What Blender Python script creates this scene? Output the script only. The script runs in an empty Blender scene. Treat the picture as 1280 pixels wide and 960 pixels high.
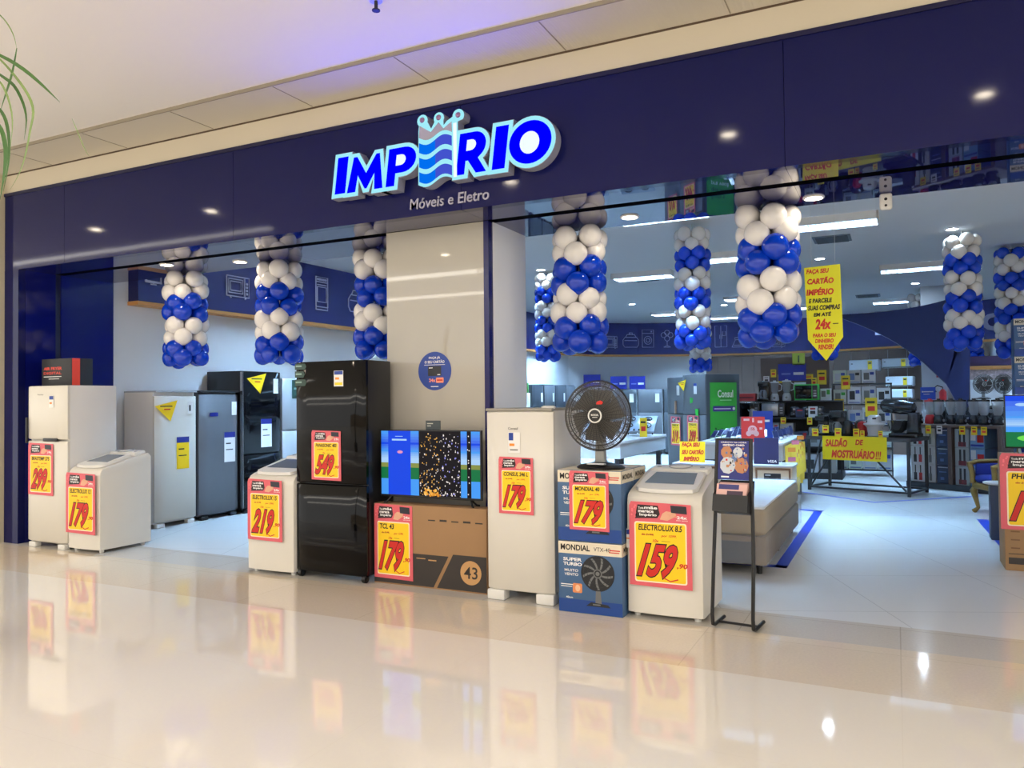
import bpy, bmesh, math, random
from mathutils import Matrix, Vector
random.seed(11)
S = bpy.context.scene
COL = S.collection
PI = math.pi
# ------------------------------------------------------------------ camera
YAW, PITCH, ROLL, FPX = 0.4564, 0.0207, -0.0103, 976.0
CAM = Vector((0, 0, 1.6))
_f = Vector((-math.sin(YAW)*math.cos(PITCH), math.cos(YAW)*math.cos(PITCH), math.sin(PITCH)))
_r0 = Vector((math.cos(YAW), math.sin(YAW), 0)); _u0 = _r0.cross(_f)
_r = _r0*math.cos(ROLL) + _u0*math.sin(ROLL); _u = -_r0*math.sin(ROLL) + _u0*math.cos(ROLL)
cd = bpy.data.cameras.new('camera'); cam = bpy.data.objects.new('camera', cd); COL.objects.link(cam)
m = Matrix((( _r.x, _u.x, -_f.x, CAM.x), (_r.y, _u.y, -_f.y, CAM.y), (_r.z, _u.z, -_f.z, CAM.z), (0, 0, 0, 1)))
cam.matrix_world = m
cd.sensor_width = 36.0; cd.lens = FPX/1280*36.0; cd.clip_start = 0.05; cd.clip_end = 200
S.camera = cam
# ------------------------------------------------------------------ exposure, world
vs = S.view_settings
S.display_settings.display_device = 'sRGB'
vs.view_transform = 'Standard'; vs.look = 'None'; vs.gamma = 1.0; vs.use_curve_mapping = False
vs.exposure = 0.0
W = bpy.data.worlds.new('world'); S.world = W; W.use_nodes = True
bg = W.node_tree.nodes['Background']; bg.inputs[0].default_value = (1.0, 0.982, 0.945, 1); bg.inputs[1].default_value = 1.72
MALL_STRIP, MALL_SPOT, STORE_PANEL, STORE_SPOT = 10.0, 80.0, 310.0, 170.0
S.cycles.max_bounces = 8; S.cycles.diffuse_bounces = 4; S.cycles.glossy_bounces = 5
S.cycles.transmission_bounces = 4; S.cycles.transparent_max_bounces = 8
S.cycles.caustics_reflective = False; S.cycles.caustics_refractive = False
S.cycles.sample_clamp_indirect = 4.0

# ------------------------------------------------------------------ materials
def lin(c):
    c = c/255.0
    return c/12.92 if c <= 0.04045 else ((c+0.055)/1.055)**2.4
_M = {}
def M(name, rgb=(200, 200, 200), rough=0.5, metal=0.0, ior=1.5, coat=0.0, emit=0.0, ergb=None, noise=0.0, nscale=8.0,
      bump=0.0, bscale=3.0, alpha=1.0, trans=0.0):
    if name in _M: return _M[name]
    mt = bpy.data.materials.new(name); mt.use_nodes = True
    nt = mt.node_tree; p = nt.nodes['Principled BSDF']
    col = (lin(rgb[0]), lin(rgb[1]), lin(rgb[2]), 1)
    p.inputs['Base Color'].default_value = col
    p.inputs['Roughness'].default_value = rough; p.inputs['Metallic'].default_value = metal
    p.inputs['IOR'].default_value = ior; p.inputs['Coat Weight'].default_value = coat
    p.inputs['Coat Roughness'].default_value = 0.03
    p.inputs['Alpha'].default_value = alpha; p.inputs['Transmission Weight'].default_value = trans
    if emit:
        e = ergb or rgb
        p.inputs['Emission Color'].default_value = (lin(e[0]), lin(e[1]), lin(e[2]), 1)
        p.inputs['Emission Strength'].default_value = emit
    if noise:
        tc = nt.nodes.new('ShaderNodeTexCoord'); nz = nt.nodes.new('ShaderNodeTexNoise')
        nz.inputs['Scale'].default_value = nscale; nz.inputs['Detail'].default_value = 4
        mr = nt.nodes.new('ShaderNodeMapRange'); mr.inputs['To Min'].default_value = 1-noise; mr.inputs['To Max'].default_value = 1+noise
        mx = nt.nodes.new('ShaderNodeMix'); mx.data_type = 'RGBA'; mx.blend_type = 'MULTIPLY'; mx.inputs[0].default_value = 1
        mx.inputs[6].default_value = col
        nt.links.new(tc.outputs['Object'], nz.inputs['Vector']); nt.links.new(nz.outputs['Fac'], mr.inputs['Value'])
        nt.links.new(mr.outputs[0], mx.inputs[7]); nt.links.new(mx.outputs[2], p.inputs['Base Color'])
    if bump:
        tc = nt.nodes.new('ShaderNodeTexCoord'); nz = nt.nodes.new('ShaderNodeTexNoise')
        nz.inputs['Scale'].default_value = bscale; nz.inputs['Detail'].default_value = 1.0
        bp = nt.nodes.new('ShaderNodeBump'); bp.inputs['Strength'].default_value = bump; bp.inputs['Distance'].default_value = 0.05
        nt.links.new(tc.outputs['Object'], nz.inputs['Vector']); nt.links.new(nz.outputs['Fac'], bp.inputs['Height'])
        nt.links.new(bp.outputs[0], p.inputs['Normal'])
    _M[name] = mt
    return mt
def tile_mat(name, a, b, mortar, size, msize, rough, noise=0.06, offset=0.0, coat=0.0, rot=0.0):
    mt = M(name, a, rough, coat=coat); nt = mt.node_tree; p = nt.nodes['Principled BSDF']
    tc = nt.nodes.new('ShaderNodeTexCoord'); mp = nt.nodes.new('ShaderNodeMapping'); br = nt.nodes.new('ShaderNodeTexBrick')
    br.offset = offset; br.inputs['Scale'].default_value = 1.0
    br.inputs['Brick Width'].default_value = size[0]; br.inputs['Row Height'].default_value = size[1]
    br.inputs['Mortar Size'].default_value = msize; br.inputs['Mortar Smooth'].default_value = 0.1
    for k, c in (('Color1', a), ('Color2', b), ('Mortar', mortar)):
        br.inputs[k].default_value = (lin(c[0]), lin(c[1]), lin(c[2]), 1)
    nz = nt.nodes.new('ShaderNodeTexNoise'); nz.inputs['Scale'].default_value = 60; nz.inputs['Detail'].default_value = 5
    mr = nt.nodes.new('ShaderNodeMapRange'); mr.inputs['To Min'].default_value = 1-noise; mr.inputs['To Max'].default_value = 1+noise
    mx = nt.nodes.new('ShaderNodeMix'); mx.data_type = 'RGBA'; mx.blend_type = 'MULTIPLY'; mx.inputs[0].default_value = 1
    mp.inputs['Rotation'].default_value = (0, 0, rot)
    nt.links.new(tc.outputs['Object'], mp.inputs[0]); nt.links.new(mp.outputs[0], br.inputs['Vector'])
    nt.links.new(tc.outputs['Object'], nz.inputs['Vector']); nt.links.new(nz.outputs['Fac'], mr.inputs['Value'])
    nt.links.new(br.outputs['Color'], mx.inputs[6]); nt.links.new(mr.outputs[0], mx.inputs[7])
    nt.links.new(mx.outputs[2], p.inputs['Base Color'])
    return mt
white = M('white_enamel', (220, 215, 204), 0.32, noise=0.015)
white_side = M('white_side', (226, 224, 220), 0.4, noise=0.015)
whitepl = M('white_plastic', (228, 226, 220), 0.4)
black = M('black_plastic', (16, 16, 18), 0.4)
black_metal = M('black_metal', (22, 22, 24), 0.45, noise=0.1)
black_glass = M('black_glass', (7, 7, 9), 0.08, ior=1.3)
dark_side = M('dark_side', (26, 27, 30), 0.35)
grey_steel = M('grey_steel', (104, 106, 110), 0.36, metal=0.3, noise=0.04)
grey_dark = M('grey_dark_steel', (70, 74, 80), 0.38, metal=0.25, noise=0.04)
chrome = M('chrome', (205, 205, 205), 0.18, metal=1.0)
navy = M('navy_panel', (11, 16, 74), 0.07, ior=1.34, bump=0.012, bscale=1.3)
navy_deep = M('navy_return', (12, 18, 92), 0.07, ior=1.5)
soffit_m = M('soffit_panel', (20, 22, 88), 0.02, ior=1.8, bump=0.004, bscale=1.6)
band_m = M('navy_band', (16, 14, 84), 0.5)
orange_m = M('orange_strip', (214, 150, 84), 0.5)
glass_grey = M('lid_glass', (112, 120, 128), 0.08, ior=1.5)
paper = M('white_paper', (236, 234, 230), 0.55)
pink = M('poster_pink', (222, 96, 106), 0.45, noise=0.05, nscale=14)
yellow = M('poster_yellow', (250, 205, 14), 0.45)
acid = M('poster_acid_yellow', (236, 232, 20), 0.5)
red_ink = M('red_ink', (206, 34, 22), 0.5)
black_ink = M('black_ink', (20, 14, 12), 0.5)
white_ink = M('white_ink', (245, 243, 240), 0.5)
skin_ink = M('skin_print', (226, 170, 138), 0.5)
blue_ink = M('blue_print', (26, 60, 150), 0.4)
blue_print = M('deep_blue_print', (28, 36, 120), 0.35)
cardboard = M('cardboard', (158, 122, 84), 0.75, noise=0.05, nscale=5)
card_dark = M('carton_dark_print', (52, 46, 42), 0.6)
wood = M('dark_wood', (84, 64, 54), 0.55, noise=0.25, nscale=3)
wood_brown = M('brown_trim_wood', (120, 84, 58), 0.5, noise=0.12)
wall_white = M('wall_white', (236, 238, 240), 0.6)
ceil_white = M('ceiling_white', (240, 243, 245), 0.75)
mall_white = M('mall_ceiling_white', (234, 229, 222), 0.7)
balloon_blue = M('balloon_blue', (4, 58, 192), 0.12, ior=1.5)
balloon_white = M('balloon_white', (236, 232, 228), 0.25, ior=1.45)
tape_blue = M('tape_blue', (26, 66, 190), 0.4)
lamp_warm = M('lamp_warm', (255, 250, 240), emit=MALL_SPOT, ergb=(255, 238, 212))
lamp_strip = M('lamp_strip', (255, 250, 240), emit=MALL_STRIP, ergb=(255, 249, 238))
lamp_store = M('lamp_store', (255, 255, 255), emit=STORE_SPOT, ergb=(214, 236, 255))
lamp_panel = M('lamp_panel', (255, 255, 255), emit=STORE_PANEL, ergb=(166, 211, 252))
plastic_clear = M('clear_plastic', (235, 240, 245), 0.12, alpha=0.22)
steel_white = M('light_steel', (190, 194, 198), 0.3, metal=0.3)
louvre_m = M('louvre_blade', (150, 154, 160), 0.5)

# ------------------------------------------------------------------ mesh builder
_glyph = {}
_tc = bpy.data.curves.new('t', 'FONT'); _to = bpy.data.objects.new('t', _tc); COL.objects.link(_to)
def glyphs(s, bold=0.0, shear=0.0, extrude=0.0, space=1.0):
    k = (s, bold, shear, extrude, space)
    if k not in _glyph:
        _tc.body = s; _tc.offset = bold; _tc.shear = shear; _tc.extrude = extrude; _tc.resolution_u = 3; _tc.space_character = space
        _tc.size = 1.0; _tc.fill_mode = 'BOTH' if extrude else 'FRONT'
        bpy.context.view_layer.update()
        dg = bpy.context.evaluated_depsgraph_get()
        me = _to.evaluated_get(dg).to_mesh()
        vs_ = [tuple(v.co) for v in me.vertices]; fs = [tuple(p.vertices) for p in me.polygons]
        _to.evaluated_get(dg).to_mesh_clear()
        _glyph[k] = (vs_, fs)
    return _glyph[k]
def bbox2(vs_):
    xs = [v[0] for v in vs_]; ys = [v[1] for v in vs_]
    return min(xs), max(xs), min(ys), max(ys)
class MB:
    def __init__(s): s.v = []; s.f = []; s.mi = []; s.sm = []; s.mats = []
    def m(s, mt):
        if mt not in s.mats: s.mats.append(mt)
        return s.mats.index(mt)
    def add(s, vs_, fs, mt, X=None, smooth=False):
        o = len(s.v); k = s.m(mt)
        for v in vs_:
            v = Vector(v); s.v.append(tuple(X @ v) if X else tuple(v))
        for i, f in enumerate(fs):
            s.f.append([o+a for a in f]); s.mi.append(k); s.sm.append(smooth[i] if isinstance(smooth, list) else smooth)
        return s
    def box(s, x0, x1, y0, y1, z0, z1, mt, bev=0.0, X=None, seg=2):
        vs_ = [(x0,y0,z0),(x1,y0,z0),(x1,y1,z0),(x0,y1,z0),(x0,y0,z1),(x1,y0,z1),(x1,y1,z1),(x0,y1,z1)]
        fs = [(0,3,2,1),(4,5,6,7),(0,1,5,4),(1,2,6,5),(2,3,7,6),(3,0,4,7)]
        if not bev: return s.add(vs_, fs, mt, X)
        bm = bmesh.new(); bv = [bm.verts.new(v) for v in vs_]
        for f in fs: bm.faces.new([bv[i] for i in f])
        bmesh.ops.bevel(bm, geom=list(bm.edges), offset=bev, segments=seg, profile=0.5, affect='EDGES')
        return s.take(bm, mt, X)
    def take(s, bm, mt, X=None, flat=True):
        bm.normal_update(); bm.verts.index_update()
        vs_ = [tuple(v.co) for v in bm.verts]; fs = [[v.index for v in f.verts] for f in bm.faces]
        sm = [not (flat and max(abs(f.normal.x), abs(f.normal.y), abs(f.normal.z)) > 0.999) for f in bm.faces]
        bm.free(); return s.add(vs_, fs, mt, X, sm)
    def prism(s, poly, y0, y1, mt, X=None, bev=0.0, caps=True, smooth=False):
        # poly in (x, z), extruded along y
        n = len(poly)
        vs_ = [(p[0], y0, p[1]) for p in poly] + [(p[0], y1, p[1]) for p in poly]
        fs = [(i, (i+1) % n, n+(i+1) % n, n+i) for i in range(n)]
        if caps: fs += [tuple(range(n-1, -1, -1)), tuple(range(n, 2*n))]
        if not bev: return s.add(vs_, fs, mt, X, [smooth]*n + ([False, False] if caps else []))
        bm = bmesh.new(); bv = [bm.verts.new(v) for v in vs_]
        for f in fs: bm.faces.new([bv[i] for i in f])
        bmesh.ops.bevel(bm, geom=[e for e in bm.edges if abs(e.verts[0].co.y-e.verts[1].co.y) < 1e-6], offset=bev, segments=2, profile=0.5, affect='EDGES')
        return s.take(bm, mt, X)
    def disc(s, c, r, y, mt, n=20, rz=None, X=None, depth=0.0):
        rz = rz or r
        poly = [(c[0]+r*math.cos(2*PI*i/n), c[1]+rz*math.sin(2*PI*i/n)) for i in range(n)]
        if depth: return s.prism(poly, y, y+depth, mt, X)
        return s.add([(p[0], y, p[1]) for p in poly], [tuple(range(n))], mt, X)
    def rect(s, x0, x1, z0, z1, y, mt, X=None):
        return s.add([(x0,y,z0),(x1,y,z0),(x1,y,z1),(x0,y,z1)], [(0,1,2,3)], mt, X)
    def rrect(s, x0, x1, z0, z1, r, y, mt, X=None, depth=0.0):
        poly = []
        for cx, cz, a in ((x1-r, z0+r, -90), (x1-r, z1-r, 0), (x0+r, z1-r, 90), (x0+r, z0+r, 180)):
            for k in range(5):
                t = math.radians(a+22.5*k); poly.append((cx+r*math.cos(t), cz+r*math.sin(t)))
        if depth: return s.prism(poly, y, y+depth, mt, X)
        return s.add([(p[0], y, p[1]) for p in poly], [tuple(range(len(poly)))], mt, X)
    def tube(s, pts, r, mt, n=8, closed=False, X=None, caps=True):
        pts = [Vector(p) for p in pts]; N = len(pts); vs_ = []; fs = []
        rr = r if isinstance(r, (list, tuple)) else [r]*N
        up = None
        for i, p in enumerate(pts):
            a = pts[(i-1) % N] if (closed or i > 0) else p
            b = pts[(i+1) % N] if (closed or i < N-1) else p
            t = (b-a).normalized()
            if up is None or abs(t.dot(up)) > 0.99:
                up = Vector((0, 0, 1)) if abs(t.z) < 0.9 else Vector((1, 0, 0))
            e1 = (up - t*up.dot(t)).normalized(); e2 = t.cross(e1); up = e1
            for k in range(n):
                q = 2*PI*(k+0.5)/n; vs_.append(p + (e1*math.cos(q)+e2*math.sin(q))*rr[i])
        for i in range(N if closed else N-1):
            j = (i+1) % N
            for k in range(n): fs.append((i*n+k, i*n+(k+1) % n, j*n+(k+1) % n, j*n+k))
        sm = [n > 4]*len(fs)
        if caps and not closed: fs += [tuple(range(n-1, -1, -1)), tuple(range((N-1)*n, N*n))]; sm += [False, False]
        return s.add([tuple(v) for v in vs_], fs, mt, X, sm)
    def ring(s, c, R, r, mt, n=32, k=6, X=None, axis='y'):
        pts = []
        for i in range(n):
            a = 2*PI*i/n
            pts.append((c[0]+R*math.cos(a), c[1], c[2]+R*math.sin(a)) if axis == 'y' else (c[0]+R*math.cos(a), c[1]+R*math.sin(a), c[2]))
        return s.tube(pts, r, mt, k, True, X)
    def lathe(s, prof, mt, n=20, X=None, smooth=True, sx=1.0, sy=1.0, caps=True):
        vs_ = []; fs = []; K = len(prof)
        for r, z in prof:
            for i in range(n): vs_.append((sx*r*math.cos(2*PI*i/n), sy*r*math.sin(2*PI*i/n), z))
        for j in range(K-1):
            for i in range(n): fs.append((j*n+i, j*n+(i+1) % n, (j+1)*n+(i+1) % n, (j+1)*n+i))
        sm = [smooth]*len(fs)
        if caps: fs += [tuple(range(n-1, -1, -1)), tuple(range((K-1)*n, K*n))]; sm += [False, False]
        return s.add(vs_, fs, mt, X, sm)
    def text(s, t, x0, x1, z0, z1, y, mt, bold=0.0, shear=0.0, X=None, extrude=0.0, base=None, keep=False):
        # lettering facing -y, fitted to a box in x, z (fitted on the plain glyphs so bold outlines line up)
        vs_, fs = glyphs(t, bold, shear, extrude)
        b = bbox2(glyphs(t, base if base is not None else bold, shear, 0.0)[0])
        kx = (x1-x0)/max(b[1]-b[0], 1e-6); kz = (z1-z0)/max(b[3]-b[2], 1e-6)
        if keep: 
            kx = kz = min(kx, kz)
        ky = 1.0 if extrude else 0.0
        vv = [(x0+(v[0]-b[0])*kx, y-v[2]*ky, z0+(v[1]-b[2])*kz) for v in vs_]
        return s.add(vv, fs, mt, X)
    def build(s, name, parent=None, loc=(0, 0, 0), rz=0.0, sharp=40):
        me = bpy.data.meshes.new(name); me.from_pydata(s.v, [], s.f)
        for mt in s.mats: me.materials.append(mt)
        me.polygons.foreach_set('material_index', s.mi); me.polygons.foreach_set('use_smooth', s.sm)
        me.update()
        if any(s.sm): me.set_sharp_from_angle(angle=math.radians(sharp))
        o = bpy.data.objects.new(name, me); COL.objects.link(o); o.location = loc; o.rotation_euler = (0, 0, rz)
        if parent: o.parent = parent
        return o
def T(x=0, y=0, z=0, rz=0.0, rx=0.0, ry=0.0, sc=1.0):
    return Matrix.Translation((x, y, z)) @ Matrix.Rotation(rz, 4, 'Z') @ Matrix.Rotation(ry, 4, 'Y') @ Matrix.Rotation(rx, 4, 'X') @ Matrix.Scale(sc, 4)
def tag(o, label, cat, group=None):
    o['label'] = label; o['category'] = cat
    if group: o['group'] = group
    return o
def thing(name, label, cat, loc=(0, 0, 0), rz=0.0, group=None, rx=0.0):
    o = bpy.data.objects.new(name, None); COL.objects.link(o); o.empty_display_size = 0.1
    o.location = loc; o.rotation_euler = (rx, 0, rz)
    return tag(o, label, cat, group)
def struct(name, mb, parent=None):
    o = mb.build(name, parent)
    if not parent: o['kind'] = 'structure'
    return o
def copy_tree(o, loc=None, rz=None, label=None, parent=None):
    c = o.copy(); COL.objects.link(c)
    if parent: c.parent = parent
    if loc is not None: c.location = loc
    if rz is not None: c.rotation_euler = (0, 0, rz)
    if label: c['label'] = label
    for ch in list(o.children): copy_tree(ch, parent=c)
    return c
def ray(px, py): return _f + _r*((px-640)/FPX) - _u*((py-480)/FPX)
def at(px, py, Y):                      # the point of the plane y = Y that the photo shows at (px, py)
    d = ray(px, py); return CAM + d*(Y/d.y)
def gp(px, py, z=0.0):                  # the same on a level plane
    d = ray(px, py); return CAM + d*((z-CAM.z)/d.z)
ORD = ['first', 'second', 'third', 'fourth', 'fifth', 'sixth', 'seventh', 'eighth', 'ninth', 'tenth', 'eleventh', 'twelfth', 'thirteenth', 'fourteenth', 'fifteenth', 'sixteenth']
# ================================================================== SETTING
FY = 5.6          # fascia plane;  fascia 3.18 .. 4.09 m
m_floor = tile_mat('floor_cream', (240, 233, 219), (239, 232, 218), (236, 228, 213), (2.4, 1.2), 0.002, 0.05, 0.02, coat=0.3)
m_border = tile_mat('floor_beige', (230, 216, 194), (226, 212, 190), (214, 200, 178), (1.2, 0.9), 0.004, 0.09, 0.10, coat=0.2)
m_thresh = tile_mat('floor_grey', (208, 202, 192), (203, 197, 188), (184, 177, 168), (1.0, 0.6), 0.004, 0.16, 0.10)
m_store = tile_mat('floor_store', (226, 228, 228), (223, 225, 225), (196, 199, 200), (1.2, 1.2), 0.004, 0.2, 0.03, rot=math.radians(-22.6))
b = MB(); b.box(-17, 10, -12, 4.66, -0.1, 0, m_floor); struct('floor', b)
b = MB(); b.box(-17, 10, 4.66, 5.53, -0.1, 0, m_border); struct('floor_border', b)
b = MB(); b.box(-17, 10, 5.53, 6.07, -0.1, 0, m_thresh); struct('floor_threshold', b)
b = MB(); b.box(-10, 7, 6.07, 28, -0.1, 0, m_store); struct('floor_store', b)
# mall ceiling, stepped down in front of the shop
b = MB(); b.box(-17, 10, -1.5, 5.06, 4.33, 4.6, mall_white); struct('ceiling', b)
rib = M('ribbed_soffit', (208, 200, 184), 0.6)
nt = rib.node_tree; tc = nt.nodes.new('ShaderNodeTexCoord'); wv = nt.nodes.new('ShaderNodeTexWave'); wv.inputs['Scale'].default_value = 14
wv.bands_direction = 'X'; bp = nt.nodes.new('ShaderNodeBump'); bp.inputs['Strength'].default_value = 0.15; bp.inputs['Distance'].default_value = 0.01
nt.links.new(tc.outputs['Object'], wv.inputs['Vector']); nt.links.new(wv.outputs['Fac'], bp.inputs['Height']); nt.links.new(bp.outputs[0], nt.nodes['Principled BSDF'].inputs['Normal'])
b = MB(); b.box(-17, 10, 5.04, 5.60, 4.31, 4.6, rib); struct('ceiling_bulkhead', b)
b = MB()
for k in range(18): b.box(-16+1.25*k, -15.992+1.25*k, 5.07, 5.58, 4.307, 4.312, M('joint_brown', (150, 140, 124), .7))
b.box(-17, 10, 5.03, 5.045, 4.300, 4.335, M('joint_brown')); struct('trim_1', b)
band_cream = M('cream_band', (208, 198, 178), 0.5)
b = MB(); b.box(-17, 10, 5.60, 5.75, 4.09, 4.6, band_cream); struct('wall_upper', b)
b = MB(); b.box(-17, 10, 5.594, 5.61, 4.296, 4.312, M('reveal_brown', (84, 66, 50), 0.7)); struct('trim_2', b)
# fascia of glossy navy panels
b = MB()
xs = [-9.39, -8.3, -5.75, -3.2, -0.65, 1.9, 5.0]
for i in range(6): b.box(xs[i]+.0015, xs[i+1]-.0015, FY, FY+.09, 3.18, 4.06, navy, 0.001, seg=1)
b.box(-9.39, 5.0, FY+.09, FY+.11, 3.2, 4.09, M('fascia_back', (14, 14, 50), .4))
b.box(-9.39, 5.0, FY-.012, FY+.1, 4.055, 4.09, M('fascia_cap', (17, 17, 62), .3))
struct('wall_fascia', b)
# mirror-glossy soffit, split by the dark shutter slot
b = MB()
for i in range(6):
    b.box(xs[i]+.001, xs[i+1]-.001, FY+.09, 6.03, 3.18, 3.24, soffit_m)
    b.box(xs[i]+.001, xs[i+1]-.001, 6.15, 6.83, 3.18, 3.24, soffit_m)
b.box(-9.13, 5.0, 6.80, 6.83, 3.24, 3.96, ceil_white)
struct('ceiling_soffit', b)
b = MB(); b.box(-9.13, 5.0, 6.03, 6.15, 3.182, 3.26, M('slot_black', (2, 2, 4), .9, ior=1.05)); struct('trim_3', b)
# left return and pier
b = MB(); b.box(-9.39, -9.13, FY, 5.68, 0, 3.18, navy); struct('wall_pier', b)
b = MB()
b.box(-9.34, -9.13, 5.683, 6.05, 0, 3.18, navy_deep); b.box(-9.34, -9.13, 6.12, 6.83, 0, 3.18, navy_deep)
b.box(-9.34, -9.145, 6.05, 6.12, 0, 3.18, M('rail_navy', (10, 12, 50), .4))
struct('wall_return', b)
b = MB(); b.box(-9.44, -9.395, 5.5, 5.62, 0, 4.31, M('cream_frame', (206, 196, 170), .4)); b.box(-9.47, -9.445, 5.49, 5.5, 0, 4.3, M('frame_dark', (50, 44, 38), .5)); struct('trim_4', b)
b = MB(); b.box(-17, -9.42, 5.6, 5.75, 0, 4.1, M('neighbour_front', (70, 62, 54), .3)); struct('wall_neighbour', b)
# pillar
pil_m = M('pillar_panel', (182, 177, 166), 0.035, ior=1.5, bump=0.004, bscale=1.1)
b = MB(); b.box(-4.27, -3.235, 6.05, 6.12, 0, 3.18, pil_m); b.box(-4.27, -3.19, 6.12, 6.8, 0, 3.18, pil_m)
b.box(-3.235, -3.185, 6.045, 6.125, 0, 3.18, M('pillar_edge', (20, 20, 88), .2)); b.box(-3.19, -3.175, 6.125, 6.79, 0, 3.18, wall_white)
struct('wall_pillar', b)
# store walls
def wall_line(pts, z0, z1, mt, name, th=0.1):
    b = MB()
    for (x0, y0), (x1, y1) in zip(pts, pts[1:]):
        d = Vector((x1-x0, y1-y0, 0)); n = Vector((-d.y, d.x, 0)).normalized()*th
        b.add([(x0,y0,z0),(x1,y1,z0),(x1+n.x,y1+n.y,z0),(x0+n.x,y0+n.y,z0),(x0,y0,z1),(x1,y1,z1),(x1+n.x,y1+n.y,z1),(x0+n.x,y0+n.y,z1)],
              [(0,3,2,1),(4,5,6,7),(0,1,5,4),(1,2,6,5),(2,3,7,6),(3,0,4,7)], mt)
    return struct(name, b)
LB = [(-9.0, 7.1), (-8.75, 21.9)]
BB = [(-8.75, 21.9), (-8.35, 22.7), (-7.2, 23.6), (-5.3, 24.6), (-3.9, 24.9), (-1.6, 24.6), (0.3, 23.8), (2.1, 22.4), (5.5, 19.5), (5.5, 6.83)]
wall_line([(-9.2, 6.83), (-9.2, 12.4)], 0, 3.96, wall_white, 'wall_left')
wall_line([(-9.2, 12.4), (-8.85, 21.9)], 0, 3.96, wall_white, 'wall_left_rear')
wall_line([(-8.85, 21.9)]+[(x, y+.08) for x, y in BB[1:6]], 0, 3.96, wall_white, 'wall_back')
wall_line([(x, y+.08) for x, y in BB[5:]], 0, 3.96, wall_white, 'wall_right')
wl = wall_line(LB, 2.97, 3.96, band_m, 'wall_left_band', .2)
wb = wall_line(BB[:9], 2.97, 3.96, band_m, 'wall_back_band', .07)
wall_line([(x+.012, y-.012) for x, y in LB], 2.92, 2.97, orange_m, 'trim_5', .22)
wall_line([(x+.005, y-.02) for x, y in BB[:9]], 2.92, 2.98, orange_m, 'trim_6', .09)
# dark wood panelling on the back wall
b = MB()
for (x0, y0), (x1, y1) in zip(BB[3:8], BB[4:8]):
    n = 4
    for k in range(n):
        xa, ya, xb, yb = [p0+(p1-p0)*t for t in (k/n, (k+1)/n) for p0, p1 in ((x0, x1), (y0, y1))]
        dx, dy = (xb-xa)*.006, (yb-ya)*.006
        b.add([(xa+dx,ya+dy,0),(xb-dx,yb-dy,0),(xb-dx,yb-dy+.05,0),(xa+dx,ya+dy+.05,0),(xa+dx,ya+dy,2.9),(xb-dx,yb-dy,2.9),(xb-dx,yb-dy+.05,2.9),(xa+dx,ya+dy+.05,2.9)],
              [(0,3,2,1),(4,5,6,7),(0,1,5,4),(1,2,6,5),(2,3,7,6),(3,0,4,7)], wood)
struct('wall_panelling', b)
b = MB(); b.box(-9.2, 6.0, 6.83, 28, 3.96, 4.1, ceil_white); struct('ceiling_store', b)
# opposite side of the mall (seen in reflections)
b = MB(); b.box(-17, 10, -12.2, -12, 0, 2.8, M('opposite_wall', (196, 176, 148), .6)); struct('wall_opposite', b)
# blue arch fin hanging across the back of the store
def arc(p0, p1, p2, n=12):
    return [((1-t)**2*p0[0]+2*t*(1-t)*p1[0]+t*t*p2[0], (1-t)**2*p0[1]+2*t*(1-t)*p1[1]+t*t*p2[1]) for t in [i/n for i in range(n+1)]]
fin = M('arch_blue', (4, 20, 74), 0.55)
Yf = 18.0
P = lambda px, py: (at(px, py, Yf).x, at(px, py, Yf).z)
poly = arc(P(1040, 394), P(1120, 418), P(1165, 463), 10) + [P(1183, 480), P(1203, 516), P(1211, 516), P(1213, 430), P(1214, 355)] + arc(P(1240, 352), P(1165, 392), P(1040, 393), 10)[1:-1]
b = MB(); b.prism(poly, Yf, Yf+.18, fin); struct('wall_arch', b)
# white outline pictures of appliances painted on the bands
line_ink = M('line_ink', (206, 204, 224), .5)
def R_(x0, x1, z0, z1): return [(x0, z0), (x1, z0), (x1, z1), (x0, z1), (x0, z0)]
def C_(cx, cz, r, n=14): return [(cx+r*math.cos(2*PI*i/n), cz+r*math.sin(2*PI*i/n)) for i in range(n+1)]
ICON = {
 'microwave': [R_(0,.62,0,.42), R_(.05,.44,.07,.36), R_(.1,.39,.12,.31), [(.49,.02),(.49,.4)]] + [C_(.555,.08+.07*k,.018,6) for k in range(4)] + [[(.08,0),(.12,-.04)],[(.5,-.04),(.54,0)]],
 'stove': [R_(0,.42,0,.72), [(0,.6),(.42,.6)], R_(.05,.37,.12,.48), [(.05,.53),(.37,.53)], R_(0,.42,-.07,0)] + [C_(.07+.07*k,.66,.02,6) for k in range(5)],
 'pot': [[(.06,0),(.54,0),(.6,.1),(.6,.26),(.52,.36),(.08,.36),(0,.26),(0,.1),(.06,0)], [(.1,.36),(.16,.46),(.44,.46),(.5,.36)], [(.24,.46),(.24,.52),(.36,.52),(.36,.46)], [(.06,.24),(.54,.24)]],
 'washer': [R_(0,.42,0,.6), C_(.21,.24,.14), C_(.21,.24,.07,10), [(0,.48),(.42,.48)], C_(.34,.54,.02,6)],
 'fan': [C_(.2,.5,.09,10), C_(.08,.42,.09,10), C_(.32,.42,.09,10), C_(.2,.3,.09,10), [(.2,.21),(.2,.04)], [(.08,0),(.32,0),(.2,.06),(.08,0)]],
 'fridge': [R_(0,.42,0,.78), [(.21,0),(.21,.78)], [(.17,.3),(.17,.45)], [(.25,.3),(.25,.45)], R_(.27,.38,.42,.56)],
 'iron': [[(0,0),(.56,0),(.46,.18),(.3,.28),(.12,.26),(.06,.12),(0,0)], [(.12,.26),(.1,.34),(.3,.36)], [(.06,.07),(.5,.07)]],
 'television': [R_(0,.5,0,.34), R_(.03,.47,.03,.31), [(.16,-.05),(.34,-.05)], [(.25,0),(.25,-.05)]],
}
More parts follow.
